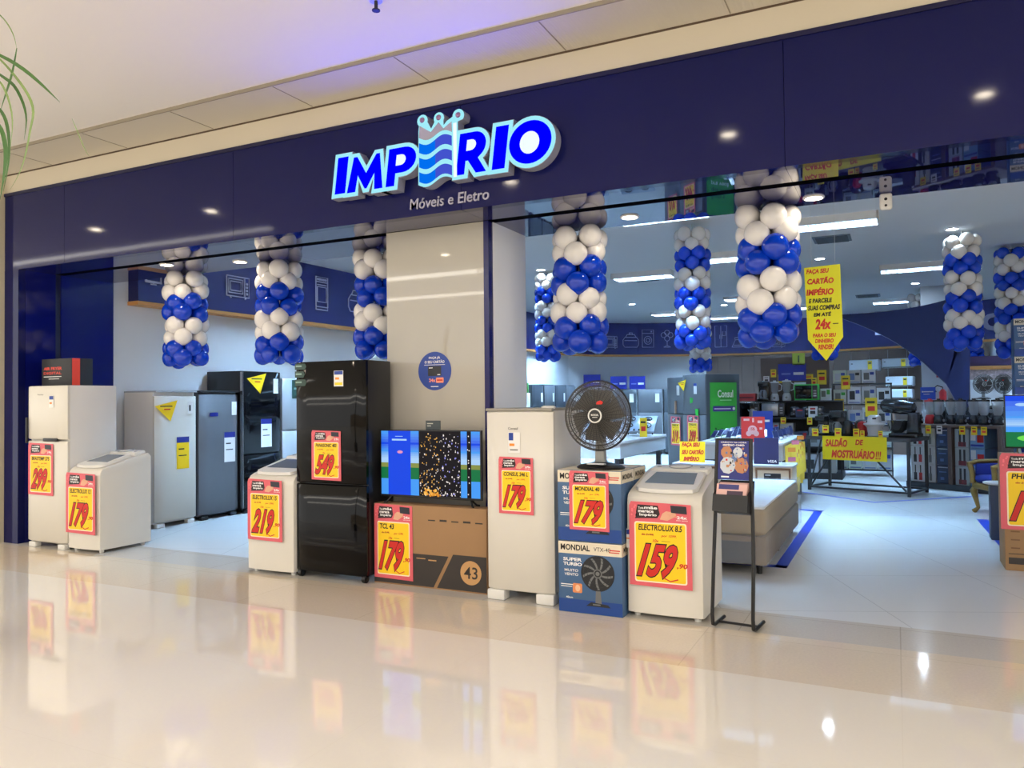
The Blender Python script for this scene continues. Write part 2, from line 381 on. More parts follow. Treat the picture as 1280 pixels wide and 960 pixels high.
def icon(kind, pos, ang, size, parent):
    b = MB()
    for ln in ICON[kind]: b.tube([(p[0]*size, 0, p[1]*size) for p in ln], .011*max(1, size*.9), line_ink, 4)
    b.build(kind+'_picture', parent, pos, ang)
for kind, px, py, s in (('television', 181, 352, .5), ('microwave', 281, 369, .72), ('stove', 391, 383, .72), ('pot', 431, 389, .85)):
    d = ray(px, py); t = -9.0/d.x; p = CAM+d*t
    icon(kind, (-9.0+(p.y-7.1)*.0169+.012, p.y, p.z), math.radians(89), s, wl)
def back_y(x):
    for (x0, y0), (x1, y1) in zip(BB[:9], BB[1:9]):
        if x0 <= x <= x1: return y0+(y1-y0)*(x-x0)/(x1-x0), math.atan2(y1-y0, x1-x0)
    return 24, 0
for kind, px, py, s in (('microwave', 757, 434, .8), ('pot', 779, 434, .85), ('washer', 803, 434, .9), ('fan', 827, 434, .9), ('fridge', 894, 434, .85), ('iron', 915, 434, .85), ('washer', 939, 434, .85), ('microwave', 959, 434, .85)):
    x = at(px, py, 24.3).x; y, a = back_y(x); p = at(px, py, y)
    icon(kind, (p.x, y-.012, p.z), a, s, wb)
b = MB(); b.text('Mundo', 0, 2.9, 0, .62, 0, M('band_letters', (196, 196, 220), .5), bold=.02)
p = at(1252, 412, 21.9)
b.build('lettering', wb, (p.x-2.75, 21.9+.25, p.z), math.radians(-38) if False else 0)

# blue tape lines stuck to the store floor
def tape(pts, w, label):
    b = MB()
    for (x0, y0), (x1, y1) in zip(pts, pts[1:]):
        d = Vector((x1-x0, y1-y0, 0)).normalized(); n = Vector((-d.y, d.x, 0))*(w/2); d = d*(w/2)
        q = [Vector((x0, y0, 0))-d-n, Vector((x1, y1, 0))+d-n, Vector((x1, y1, 0))+d+n, Vector((x0, y0, 0))-d+n]
        b.add([(v.x, v.y, .0005) for v in q]+[(v.x, v.y, .002) for v in q], [(0,3,2,1),(4,5,6,7),(0,1,5,4),(1,2,6,5),(2,3,7,6),(3,0,4,7)], tape_blue)
    tag(b.build('floor_tape'), label, 'tape')
tape([(-1.6, 7.77), (-1.0, 7.77), (-1.0, 11.75), (-2.2, 12.1)], .11, 'wide blue tape stripe on the floor along the right side of the wrapped bed')
tape([tuple(gp(1003, 615).xy), tuple(gp(1093, 628).xy), tuple(gp(1224, 620).xy)], .07, 'thin blue tape line on the floor in front of the black display table')
tape([tuple(gp(1228, 650).xy), tuple(gp(1262, 688).xy)], .12, 'short blue tape stripe on the floor beneath the carved gold chair')
tape([(-7.4, 8.0), (-6.6, 8.4), (-5.6, 8.4)], .05, 'thin blue tape line on the floor right of the grey upright freezer')

# ================================================================== LAMPS
ceil_trim = M('lamp_trim', (236, 234, 230), .4)
def downlight(x, y, z, label, mt, group, r=.075, cat='ceiling light'):
    t = thing('downlight', label, cat, (x, y, z), 0, group)
    b = MB(); b.lathe([(r, -.001), (r, -.006), (r+.022, -.006), (r+.022, 0)], ceil_trim, 20, caps=False); b.ring((0, 0, -.004), r+.012, .010, ceil_trim, 20, 6, axis='z'); b.build('trim_ring', t)
    b = MB(); b.lathe([(r, -.004), (r, -.001)], mt, 20); b.build('lens', t)
    return t
for i, x in enumerate((-13.5, -11.13, -8.66, -6.3, -4.26, -1.5, .77, 3.2)):
    downlight(x, 2.5 if x == -4.26 else 3.18 if x < -5 else 3.0, 4.33, 'round recessed mall downlight in the row nearest the shop, %s from the left' % ORD[i], lamp_warm, 'mall ceiling downlights')
for i, x in enumerate((-12.5, -7.5, -2.5, 2.5)):
    downlight(x, -.4, 4.33, 'round recessed mall downlight in the inner row, %s from the left' % ORD[i], lamp_warm, 'mall ceiling downlights, inner row')
for y, nm in ((-2.3, 'near'), (-5.2, 'far')):
    b = MB(); b.box(-16, 9, y-.25, y+.25, 4.33, 4.358, lamp_strip); b.box(-16, 9, y-.29, y-.25, 4.32, 4.359, ceil_trim); b.box(-16, 9, y+.25, y+.29, 4.32, 4.359, ceil_trim)
    tag(b.build('linear_light'), 'long warm linear light in the mall ceiling, %s strip of two' % nm, 'ceiling light')
b = MB(); b.box(-15.5, -8.7, 1.9, 2.08, 4.32, 4.329, lamp_strip); b.box(-15.54, -8.66, 1.87, 1.9, 4.312, 4.329, ceil_trim); b.box(-15.54, -8.66, 2.08, 2.11, 4.312, 4.329, ceil_trim)
tag(b.build('linear_light'), 'short warm linear light in the mall ceiling left of the shop', 'ceiling light')
for px, py, lab in ((787, 271, 'recessed downlight in the glossy soffit right of the second balloon garland from the pillar'), (1017, 247, 'recessed downlight in the glossy soffit beside the rightmost front balloon garland'), (300, 327, 'recessed downlight in the glossy soffit between the two leftmost garlands'), (205, 330, 'recessed downlight in the glossy soffit left of the leftmost garland')):
    p = gp(px, py, 3.178); downlight(p.x, min(max(p.y, 6.2), 6.7), 3.18, lab, lamp_warm, None, .06)
for i, (px, py) in enumerate(((410, 315), (466, 308), (790, 380), (905, 381), (1025, 323), (1144, 354), (1190, 286), (1256, 335), (1113, 390), (676, 337))):
    p = gp(px, py, 3.96); downlight(p.x, p.y, 3.96, 'small round store downlight ' + ['above the navy band at left', 'just left of the cream pillar', 'far back right of the garland beside the pillar', 'far back left of the rightmost front garland', 'above the yellow arrow poster', 'between the arrow poster and the tall right garland', 'above the tall garland at right', 'above the garland at the right edge', 'above the top of the blue arch', 'above the slim garland by the pillar'][i], lamp_store, 'store ceiling downlights', .07)
def louver(x, y, w, d, label, n=9, q=4, dp=.07):
    t = thing('louvre_light', label, 'ceiling light', (x, y, 3.96), 0, 'louvred ceiling lights of the store')
    b = MB(); b.box(-w/2, w/2, -d/2, d/2, -.004, -.001, lamp_panel); b.build('light_panel', t)
    b = MB()
    for s in (-1, 1): b.box(s*w/2-.012, s*w/2+.012, -d/2-.012, d/2+.012, -dp-.004, -.001, ceil_trim); b.box(-w/2, w/2, s*d/2-.012, s*d/2+.012, -dp-.004, -.001, ceil_trim)
    b.build('frame', t)
    b = MB()
    for i in range(1, n): b.box(-w/2+w*i/n-.003, -w/2+w*i/n+.003, -d/2, d/2, -dp, -.006, louvre_m)
    for k in range(1, q): b.box(-w/2, w/2, -d/2+d*k/q-.003, -d/2+d*k/q+.003, -dp, -.006, louvre_m)
    b.build('louvre', t)
for x, y, lab in ((-.72, 11.1, 'right of the rightmost front balloon garland'), (-4.2, 14.2, 'just right of the garland beside the pillar'), (-2.4, 13.0, 'between the tall inner garland and the rightmost front garland'),
        (.35, 15.7, 'left of the tall garland at right'), (.1, 21.2, 'far back near the top of the blue arch'), (-7.0, 9.2, 'above the fridges at the left wall'), (-5.0, 9.2, 'behind the cream pillar'),
        (-2.6, 9.6, 'added unseen over the bed to brighten it, near row'), (3.6, 9.6, 'added out of view in the near row at far right'), (-7.0, 13.0, 'along the left wall, second row'), (-6.6, 17.0, 'above the far white fridges'),  # the two near-row fixtures are added, to lift the light around the bed
        (-3.0, 18.7, 'above the pair of grey fridges'), (3.4, 12.5, 'beyond the right edge, second row'), (3.2, 17.0, 'beyond the right edge, third row'), (-5.4, 21.0, 'above the far row of dark fridges'),
        (-2.2, 21.4, 'in front of the dark panelling'), (-8.0, 20.0, 'in the far left corner'), (-3.3, 8.4, 'added unseen just inside the soffit, behind the pillar side'), (-7.8, 15.2, 'added to brighten the left wall, third row'),  # soffit-side and third-row fixtures are added for extra light
        (-7.3, 18.6, 'added to brighten the left wall, fourth row'), (-4.2, 22.8, 'added to brighten the middle of the rear wall, farthest back')):  # fourth-row and farthest fixtures are added to wash the walls with light
    louver(x, y, 1.12, .44, 'louvred ceiling light ' + lab, *((12, 5, .10) if x > -4.5 and y < 16 else (9, 4)))
for i, (px, py) in enumerate(((1040, 299), (806, 349), (1030, 353), (1085, 370))):
    p = gp(px, py, 3.95); t = thing('air_vent', 'dark square air vent in the white store ceiling, %s from the front' % ORD[i], 'vent', (p.x, p.y, 3.96), 0, 'air vents in the store ceiling')
    b = MB(); b.box(-.26, .26, -.26, .26, -.012, -.001, M('vent_grey', (110, 118, 126), .6)); b.build('frame', t)
    b = MB(); [b.box(-.22, .22, -.22+.07*j, -.17+.07*j, -.022, -.012, M('vent_dark', (58, 64, 70), .6)) for j in range(7)]; b.build('grille', t)
t = thing('sprinkler', 'small dark sprinkler hanging from the mall ceiling above the shop', 'sprinkler', (gp(470, 5, 4.3).x, gp(470, 5, 4.3).y, 4.33))
b = MB(); b.lathe([(.045, -.012), (.045, 0)], steel_white, 16); b.build('escutcheon', t)
b = MB(); b.lathe([(.012, -.07), (.012, -.012)], M('sprinkler_dark', (60, 58, 60), .4, metal=.6), 10); b.lathe([(.028, -.078), (.028, -.07)], M('sprinkler_dark'), 12); b.build('head', t)
p = gp(1107, 240, 3.18); t = thing('motion_sensor', 'white motion sensor hanging under the glossy soffit at upper right', 'sensor', (p.x, 6.72, 3.18))
b = MB(); b.box(-.045, .045, -.03, .03, -.13, 0, whitepl, .02, seg=3); b.build('housing', t)
b = MB(); b.disc((0, -.05), .012, -.0315, black_ink, 10); b.disc((0, -.1), .010, -.0315, black_ink, 10); b.build('lens', t)
# ================================================================== SHOP SIGN
sg_blue = M('sign_blue', (0, 0, 8), .9, emit=22.0, ergb=(0, 0, 255))
sg_halo = M('sign_halo', (20, 40, 44), .4, emit=.95, ergb=(164, 240, 252))
sg_white = M('sign_white', (40, 44, 44), .4, emit=1.0, ergb=(240, 252, 252))
sg_side = M('sign_side', (150, 152, 170), .4)
sg_light = M('sign_light_blue', (2, 10, 24), .4, emit=.9, ergb=(0, 116, 250))
sg_mid = M('sign_mid_blue', (6, 8, 24), .4, emit=.9, ergb=(70, 86, 214))
sg_silver = M('sign_silver', (178, 176, 190), .25, metal=.4)
sg_ball = M('sign_crown_ball', (160, 126, 160), .2, metal=.5)
for _k in (sg_blue, sg_halo, sg_white, sg_light, sg_mid): _k.node_tree.nodes['Principled BSDF'].inputs['Specular IOR Level'].default_value = 0
sign = thing('shop_sign', 'large illuminated blue and white letter sign with a crown on the navy fascia', 'sign', (0, FY, 0))
def offset_poly(poly, d):
    n = len(poly); out = []
    ar = sum(poly[i][0]*poly[(i+1) % n][1]-poly[(i+1) % n][0]*poly[i][1] for i in range(n))
    sg = 1 if ar > 0 else -1
    for i in range(n):
        p0, p1, p2 = Vector(poly[i-1]), Vector(poly[i]), Vector(poly[(i+1) % n])
        a = (p1-p0).normalized(); c = (p2-p1).normalized()
        n1 = Vector((a.y, -a.x))*sg; n2 = Vector((c.y, -c.x))*sg
        k = 1+n1.dot(n2)
        q = p1+(n1+n2)*(d/max(k, .55)); out.append((q.x, q.y))
    return out
def arc_(cx, cz, rx, rz, a0, a1, n=10):
    return [(cx+rx*math.cos(math.radians(a0+(a1-a0)*i/n)), cz+rz*math.sin(math.radians(a0+(a1-a0)*i/n))) for i in range(n+1)]
LET = {'I': ([(0, 0), (1, 0), (1, 1), (0, 1)], None),
 'M': ([(0, 0), (.24, 0), (.30, .46), (.50, .06), (.56, .06), (.76, .46), (.77, 0), (1, 0), (.90, 1), (.80, 1), (.53, .50), (.27, 1), (.17, 1)], None),
 'P': ([(0, 0), (.31, 0), (.31, .33), (.48, .33)]+arc_(.56, .665, .44, .335, -90, 90, 12)+[(0, 1)], arc_(.47, .67, .17, .14, -90, 90, 8)+[(.30, .81), (.30, .53)]),
 'R': ([(0, 0), (.28, 0), (.28, .32), (.36, .32), (.66, 0), (1.0, 0), (.68, .36)]+arc_(.50, .67, .40, .33, -40, 90, 12)+[(0, 1)], arc_(.42, .69, .16, .13, -90, 90, 8)+[(.27, .82), (.27, .56)]),
 'O': (arc_(.5, .5, .5, .5, 0, 350, 35), arc_(.49, .49, .23, .26, 0, 345, 23))}
def sign_letter(ch, x0, x1, z0, z1, name):
    sh = .13
    f = lambda p: (x0+p[0]*(x1-x0)+(p[1]-.5)*(z1-z0)*(sh if ch in 'IPR' else .05), z0+p[1]*(z1-z0))
    out = [f(p) for p in LET[ch][0]]; hole = LET[ch][1]
    big = offset_poly(out, .036)
    b = MB(); b.prism(big, -.105, -.005, sg_side); b.build(name+'_casing', sign)
    b = MB(); b.add([(p[0], -.107, p[1]) for p in offset_poly(out, .033)], [tuple(range(len(out)))], sg_halo); b.build(name+'_halo', sign)
    b = MB(); b.add([(p[0], -.110, p[1]) for p in out], [tuple(range(len(out)))], sg_blue); b.build(name+'_face', sign)
    if hole:
        b = MB(); h = [f(p) for p in hole]; b.add([(p[0], -.1125, p[1]) for p in h], [tuple(range(len(h)))], sg_white); b.build(name+'_counter', sign)
for ch, a in (('I', (-4.405, -4.29, 3.435, 3.755)), ('M', (-4.285, -3.905, 3.43, 3.735)), ('P', (-3.86, -3.575, 3.43, 3.75)), ('R', (-3.165, -2.885, 3.435, 3.77)), ('I', (-2.835, -2.72, 3.435, 3.775)), ('O', (-2.70, -2.335, 3.44, 3.777))):
    sign_letter(ch, *a, 'letter')
def wave(x0, x1, za, zb, amp=.028, n=14):
    return [(x0+(x1-x0)*i/n, za+(zb-za)*i/n - amp*math.sin(2*PI*i/n)) for i in range(n+1)]
ex0, ex1 = -3.55, -3.215
bot = wave(ex0, ex1, 3.405, 3.42); 
outline = bot + [(-3.17, 3.42), (-3.165, 3.88)] + [(-3.16+.055*math.cos(a), 3.925+.055*math.sin(a)) for a in [math.radians(-40+20*k) for k in range(12)]] + \
    [(-3.27, 3.90), (-3.30, 3.87)] + [(-3.345+.05*math.cos(a), 3.935+.05*math.sin(a)) for a in [math.radians(-30+24*k) for k in range(11)]] + [(-3.42, 3.86)] + \
    [(-3.505+.052*math.cos(a), 3.94+.052*math.sin(a)) for a in [math.radians(-20+25*k) for k in range(11)]] + [(-3.545, 3.86)]
b = MB(); b.prism(outline, -.105, -.005, sg_side); b.build('crown_casing', sign)
b = MB(); b.add([(p[0], -.108, p[1]) for p in outline], [tuple(range(len(outline)))], sg_halo); b.build('crown_halo', sign)
b = MB(); b.rect(-3.207, -3.175, 3.425, 3.87, -.112, sg_white); b.build('flag_pole', sign)
for k in range(3):
    z = 3.43+.122*k; b = MB(); lo = wave(ex0+.012, ex1-.005, z, z+.012); hi = wave(ex0+.012, ex1-.005, z+.082, z+.094)
    n = len(lo)
    for i in range(n-1):
        b.add([(lo[i][0], -.112, lo[i][1]), (lo[i+1][0], -.112, lo[i+1][1]), (hi[i+1][0], -.112, hi[i+1][1]), (hi[i][0], -.112, hi[i][1])], [(0,1,2,3)], sg_light if i < n*.45 else sg_mid)
    b.build('flag_stripe', sign)
top = wave(ex0+.012, ex1-.005, 3.80, 3.80)
b = MB(); b.prism(top+[(-3.222, 3.885), (-3.30, 3.84), (-3.345, 3.90), (-3.42, 3.83), (-3.53, 3.90)], -.114, -.108, sg_silver); b.build('crown', sign)
for c in ((-3.505, 3.945), (-3.345, 3.94), (-3.16, 3.93)):
    b = MB(); b.lathe([(.001, -.016), (.016, -.013), (.024, 0), (.016, .013), (.001, .016)], sg_ball, 14, T(c[0], -.112, c[1], rx=PI/2)); b.build('crown_ball', sign)
b = MB(); b.text('Móveis e Eletro', -3.70, -2.935, 3.235, 3.325, -.008, M('sub_sign', (170, 168, 184), .4), bold=.004, shear=.1, extrude=.006)
tag(b.build('sign_lettering', None, (0, FY, 0)), 'small grey lettering line on the fascia below the illuminated sign', 'sign')

# round sticker on the pillar
t = thing('round_sticker', 'round blue sticker with a black card picture on the cream pillar', 'sticker', (-3.75, 6.049, 1.872))
b = MB(); b.disc((0, 0), .175, -.002, M('sticker_blue', (34, 66, 152), .4), 40, depth=.002); b.build('disc', t)
b = MB(); b.text('FAÇA JÁ', -.06, .06, .105, .135, -.003, white_ink, .02); b.text('O SEU CARTÃO', -.105, .105, .07, .1, -.003, white_ink, .02); b.rect(-.11, .11, .054, .058, -.003, white_ink); b.build('lettering', t)
b = MB(); b.rrect(-.07, .07, -.045, .045, .008, -.003, M('card_black', (34, 34, 42), .4)); b.rect(-.06, -.02, .025, .032, -.0036, white_ink); b.rect(.03, .06, -.038, -.03, -.0036, white_ink); b.build('card_picture', t)
b = MB(); b.text('24x', -.06, .01, -.1, -.068, -.003, M('coral_ink', (250, 150, 120), .5), .03); b.rrect(.015, .095, -.108, -.06, .008, -.003, M('coral_ink')); b.rect(.025, .085, -.09, -.078, -.0034, red_ink); b.rect(-.04, .04, -.145, -.138, -.003, white_ink); b.build('instalment_badge', t)

# ================================================================== BALLOON GARLANDS
def balloon_mesh(name, mt):
    b = MB()
    prof = [(.004, -.006), (.012, 0), (.006, .012), (.03, .032), (.068, .07), (.103, .115), (.121, .16), (.124, .195), (.114, .232), (.09, .262), (.052, .283), (.015, .29), (.001, .2905)]
    b.lathe([(r, z) for r, z in prof], mt, 18, T(rx=PI/2))
    o = b.build(name); me = o.data; bpy.data.objects.remove(o); return me
bm_blue, bm_white = balloon_mesh('balloon', balloon_blue), balloon_mesh('balloon', balloon_white)
def garland(x, y, ztop, zbot, pitch, sc, label, first_blue=True, per=5, seed=0, topcol=None):
    t = thing('balloon_garland', label, 'balloons', (x, y, ztop)); rnd = random.Random(seed)
    b = MB(); b.tube([(0, 0, 0), (0, 0, zbot-ztop+.1)], .004, whitepl, 5); b.build('cord', t)
    z = zbot+.11*sc; k = 0
    while z < ztop-.08*sc:
        blue = (k//2) % 2 == 0
        if not first_blue: blue = not blue
        for j in range(per):
            a = 2*PI*j/per + (k % 2)*PI/per + seed*.7 + rnd.uniform(-.08, .08)
            o = bpy.data.objects.new('balloon', bm_blue if blue else bm_white); COL.objects.link(o); o.parent = t
            s = sc*rnd.uniform(.93, 1.05)
            s *= .85; o.location = (.032*sc*math.sin(a), -.032*sc*math.cos(a), z-ztop+rnd.uniform(-.012, .012)); o.scale = (s, s*.96, s)
            o.rotation_euler = (rnd.uniform(-.16, .16), rnd.uniform(-.1, .1), a)
        z += pitch; k += 1
for i, (x, lab) in enumerate(((-7.71, 'leftmost front garland of blue and white balloons, above the white upright freezer'), (-6.23, 'front garland of blue and white balloons hanging above the black fridges at left'), (-4.86, 'front balloon garland half hidden by the left edge of the cream pillar'), (-2.61, 'front balloon garland hanging just right of the cream pillar'), (-.93, 'rightmost front balloon garland, left of the yellow arrow poster'))):
    garland(x, 6.75, 3.17, 2.02, .137, 1.0, lab, seed=i+1)
inner = ((867, 437, 10.5, .92, 'tall inner garland of blue and white balloons hanging in front of the grey fridges'),
         (876, 466, 17.5, .95, 'far balloon garland whose lower end shows beneath the tall inner garland'),
         (685, 452, 13.2, .9, 'slim far balloon garland peeping out left of the garland by the pillar'),
         (1205, 438, 12.8, .95, 'tall balloon garland hanging in front of the dark blue arch at right'),
         (1267, 448, 14.5, .95, 'balloon garland at the right edge behind the stacked fan cartons'),
         (1032, 451, 16.0, .95, 'far balloon garland mostly hidden behind the yellow arrow poster'),
         (1151, 459, 19.6, .92, 'far balloon garland showing beneath the curve of the blue arch'),
         (1216, 452, 19.5, .85, 'far balloon garland just right of the foot of the blue arch'))
for i, (px, py, Y, s, lab) in enumerate(inner):
    p = at(px, py, Y); garland(p.x, Y, 3.95, p.z, .13, s, lab, seed=i+11)

# ================================================================== PRICE POSTERS
def poster(x, y, z, w, h, title, price, label, cents=',90', small=('de 2199,', 'por 1599,'), rz=0.0):
    t = thing('price_poster', label, 'poster', (x, y, z), rz, None)
    n = 'price posters'; t['group'] = n
    b = MB(); b.prism([(0, .01*h), (w, 0), (w*.99, h*.985), (w*.03, h), (.0, h*.95)], -.0015, 0, pink)
    b.build('sheet', t)
    b = MB(); pan = (.085*w, .92*w, .055*h, .765*h)
    b.rrect(pan[0], pan[1], pan[2], pan[3], .035*w, -.0022, M('panel_border', (250, 236, 200), .5)); b.rrect(pan[0]+.02*w, pan[1]-.02*w, pan[2]+.015*h, pan[3]-.015*h, .03*w, -.0028, yellow); b.build('panel', t)
    b = MB(); b.prism([(.1*w, .80*h), (.46*w, .815*h), (.5*w, .86*h), (.47*w, .96*h), (.14*w, .965*h), (.12*w, .9*h)], -.0026, -.0016, M('badge_black', (44, 24, 30), .5))
    b.text('mãe', .25*w, .46*w, .915*h, .95*h, -.0032, white_ink, .03); b.text('Toda', .15*w, .24*w, .915*h, .94*h, -.0032, white_ink, .02)
    b.text('merece', .15*w, .4*w, .872*h, .9*h, -.0032, white_ink, .03); b.text('Império', .17*w, .45*w, .825*h, .865*h, -.0032, white_ink, .03); b.build('header_badge', t)
    b = MB(); hand = [(.5, .80), (.62, .79), (.72, .83), (.76, .87), (.68, .895), (.6, .90), (.54, .87)]
    b.prism([(a*w, c*h) for a, c in hand], -.0028, -.0016, skin_ink)
    for k in range(3): b.tube([((.6+.02*k)*w, -.0028, (.89-.02*k)*h), ((.75+.01*k)*w, -.0028, (.875-.018*k)*h)], .008*w, skin_ink, 5)
    b.build('hand_picture', t)
    b = MB(); b.prism([(.68*w, .885*h), (.93*w, .875*h), (.92*w, .965*h), (.67*w, .97*h)], -.0034, -.0026, M('card_navy', (36, 36, 48), .4)); b.build('card_picture', t)
    b = MB(); b.text('24x', .77*w, .93*w, .815*h, .85*h, -.0026, white_ink, .03); b.text('sem juros', .76*w, .94*w, .79*h, .806*h, -.0026, white_ink, .01)
    for k in range(7):
        a = random.Random(k).uniform(.03, .12); q = (.82+.022*k)*h; b.disc((a*w, q), .015*w, -.0026, M('poster_dot', (246, 120, 130), .5), 8)
    b.build('header_lettering', t)
    b = MB(); b.text(title, .15*w, .15*w+min(.7, .062*len(title))*w, .665*h, .735*h, -.0036, black_ink, .03, shear=.12); b.build('title_lettering', t)
    b = MB(); b.text(small[0], .2*w, .4*w, .60*h, .63*h, -.0036, red_ink, .02, shear=.2); b.text(small[1], .52*w, .76*w, .59*h, .625*h, -.0036, red_ink, .02, shear=.2)
    b.text('10x', .38*w, .48*w, .53*h, .565*h, -.0036, red_ink, .02, shear=.2); b.rect(.52*w, .66*w, .545*h, .549*h, -.0036, black_ink)
    b.rect(.2*w, .4*w, .614*h, .617*h, -.004, black_ink); b.build('small_print', t)
    b = MB(); x0, x1 = (.13*w, .77*w) if cents else (.14*w, .85*w)
    b.text(price, x0, x1, .125*h, .50*h, -.0036, black_ink, .065, base=.02, shear=.5); b.text(price, x0, x1, .125*h, .50*h, -.0044, red_ink, .036, base=.02, shear=.5)
    b.tube([(.55*w, -.004, .12*h), (.66*w, -.004, .085*h), (.78*w, -.004, .115*h)], .010*w, red_ink, 5)
    if cents: b.text(cents, .76*w, .93*w, .235*h, .30*h, -.0044, red_ink, .03, shear=.15)
    b.build('price_figures', t)
    return t
def small_label(b, x, z, w, h, y, top=blue_ink):
    b.rect(x-w/2, x+w/2, z-h/2, z+h/2, y, paper); b.rect(x-w/2+.002, x+w/2-.002, z+h*.25, z+h/2-.002, y-.0006, top)
    for k, c in enumerate((M('label_green', (40, 150, 70), .5), M('label_yellow', (240, 210, 40), .5), M('label_orange', (236, 140, 40), .5))):
        b.rect(x-w*.4, x-w*.4+w*(.3+.15*k), z+h*.12-h*.1*k, z+h*.19-h*.1*k, y-.0006, c)

# ================================================================== FRONT ROW APPLIANCES  (front faces at y = 5.57)
def top_washer(name_label, x, w, d, h, y=5.585, mt=None):
    mt = mt or white
    t = thing('washing_machine', name_label, 'washing machine', (x, y, 0))
    fz = h*.84
    prof = [(0, .035), (0, fz-.06), (.006, fz-.02), (.03, fz+.015), (.075, fz+.035), (d*.68, h-.045), (d-.03, h-.01), (d, h-.04), (d, .035)]
    bow = lambda u: -.022*(1-u*u)
    def loft(b, prof, xs_, mt, fb, inset=None):
        n = len(prof); vs_ = []; fs = []
        for i, u in enumerate(xs_):
            for (yy, zz) in prof:
                vs_.append((u*w/2, yy+fb(u)*max(0, 1-yy/(d*.5)), zz - (.012 if abs(u) > .985 and zz > .2 else 0)))
        for i in range(len(xs_)-1):
            for j in range(n):
                a = i*n+j; c = i*n+(j+1) % n; fs.append((a, a+n, c+n, c))
        sm = [True]*len(fs)
        fs += [tuple(range(n)), tuple(range((len(xs_)-1)*n, len(xs_)*n))[::-1]]; sm += [False, False]
        b.add(vs_, fs, mt, None, sm)
    us = [-1, -.97, -.9, -.7, -.45, -.2, 0, .2, .45, .7, .9, .97, 1]
    b = MB(); loft(b, prof, us, mt, lambda u: bow(u)+(.018 if abs(u) > .98 else 0)); b.build('body', t, sharp=35)
    # lid: sloped slab with a rounded lip overhanging the front
    ang = math.atan2((h-.045)-(fz+.035), d*.68-.075)
    X = T(0, .055, fz+.036, rx=ang); L = d*.60
    b = MB(); lw = w*.82/2
    out = [(-lw, .03), (-lw+.03, -.012), (-lw*.5, -.03), (0, -.036), (lw*.5, -.03), (lw-.03, -.012), (lw, .03), (lw*.94, L), (-lw*.94, L)]
    vs_ = [(p[0], p[1], 0) for p in out]+[(p[0]*.985, p[1]+(.006 if p[1] < .02 else 0), .026) for p in out]; n = len(out)
    b.add(vs_, [(i, (i+1) % n, n+(i+1) % n, n+i) for i in range(n)]+[tuple(range(n-1, -1, -1)), tuple(range(n, 2*n))], whitepl, X, [True]*n+[False]*2); lid = b.build('lid', t)
    b = MB(); g = lw*.80; b.add([(-g, .10, .0275), (g, .10, .0275), (g*.86, L*.93, .0275), (-g*.86, L*.93, .0275)], [(0,1,2,3)], glass_grey, X); b.build('lid_window', lid)
    X2 = T(0, d*.68+.0, h-.05, rx=ang*.5)
    b = MB(); b.box(-w*.40, w*.40, .03, d*.29, .0, .05, whitepl, .015, X2); cp = b.build('control_panel', t)
    b = MB(); b.lathe([(.085, .05), (.09, .056), (.08, .06)], whitepl, 22, X2 @ T(0, d*.15, 0), sx=1.0, sy=.55); b.ring((0, d*.15, .058), .088, .004, M('panel_grey', (150, 152, 156), .4), 22, 5, X2, 'z')
    b.build('dial_plate', cp)
    b = MB()
    for s in (-.3, .3): b.disc((s*w, d*.16), .02, 0, M('panel_grey'), 10, X=X2 @ T(0, 0, .0505, rx=-PI/2) @ T(0, 0, 0)) if False else b.lathe([(.02, .05), (.017, .054)], M('panel_grey'), 12, X2 @ T(s*w, d*.15, 0))
    b.build('button', cp)
    for sx in (-1, 1):
        for yy in (.06, d-.06):
            b = MB(); b.lathe([(.022, 0), (.026, .012), (.018, .035)], whitepl, 12, T(sx*(w/2-.06), yy, 0)); b.build('foot', t)
    return t
def energy(parent, x, z, w, h, y):
    b = MB(); small_label(b, x, z, w, h, y); o = b.build('energy_label', parent); o['label'] = 'white energy label'
    return o
top_washer('white top-loading washing machine at far left, beside the tall white fridge', -7.935, .53, .63, 1.05)
top_washer('white top-loading washing machine pushed against the tall black fridge', -5.275, .57, .63, 1.06)
w3 = top_washer('white top-loading washing machine between the fan cartons and the black leaflet stand', -1.525, .565, .63, 1.05)
b = MB(); b.rect(-.283, -.248, .50, .64, -.006, paper); b.rect(-.282, -.25, .60, .635, -.0068, blue_ink); b.rect(-.282, -.25, .565, .575, -.0068, M('label_orange', (236, 140, 40), .5)); o = b.build('energy_label', w3)

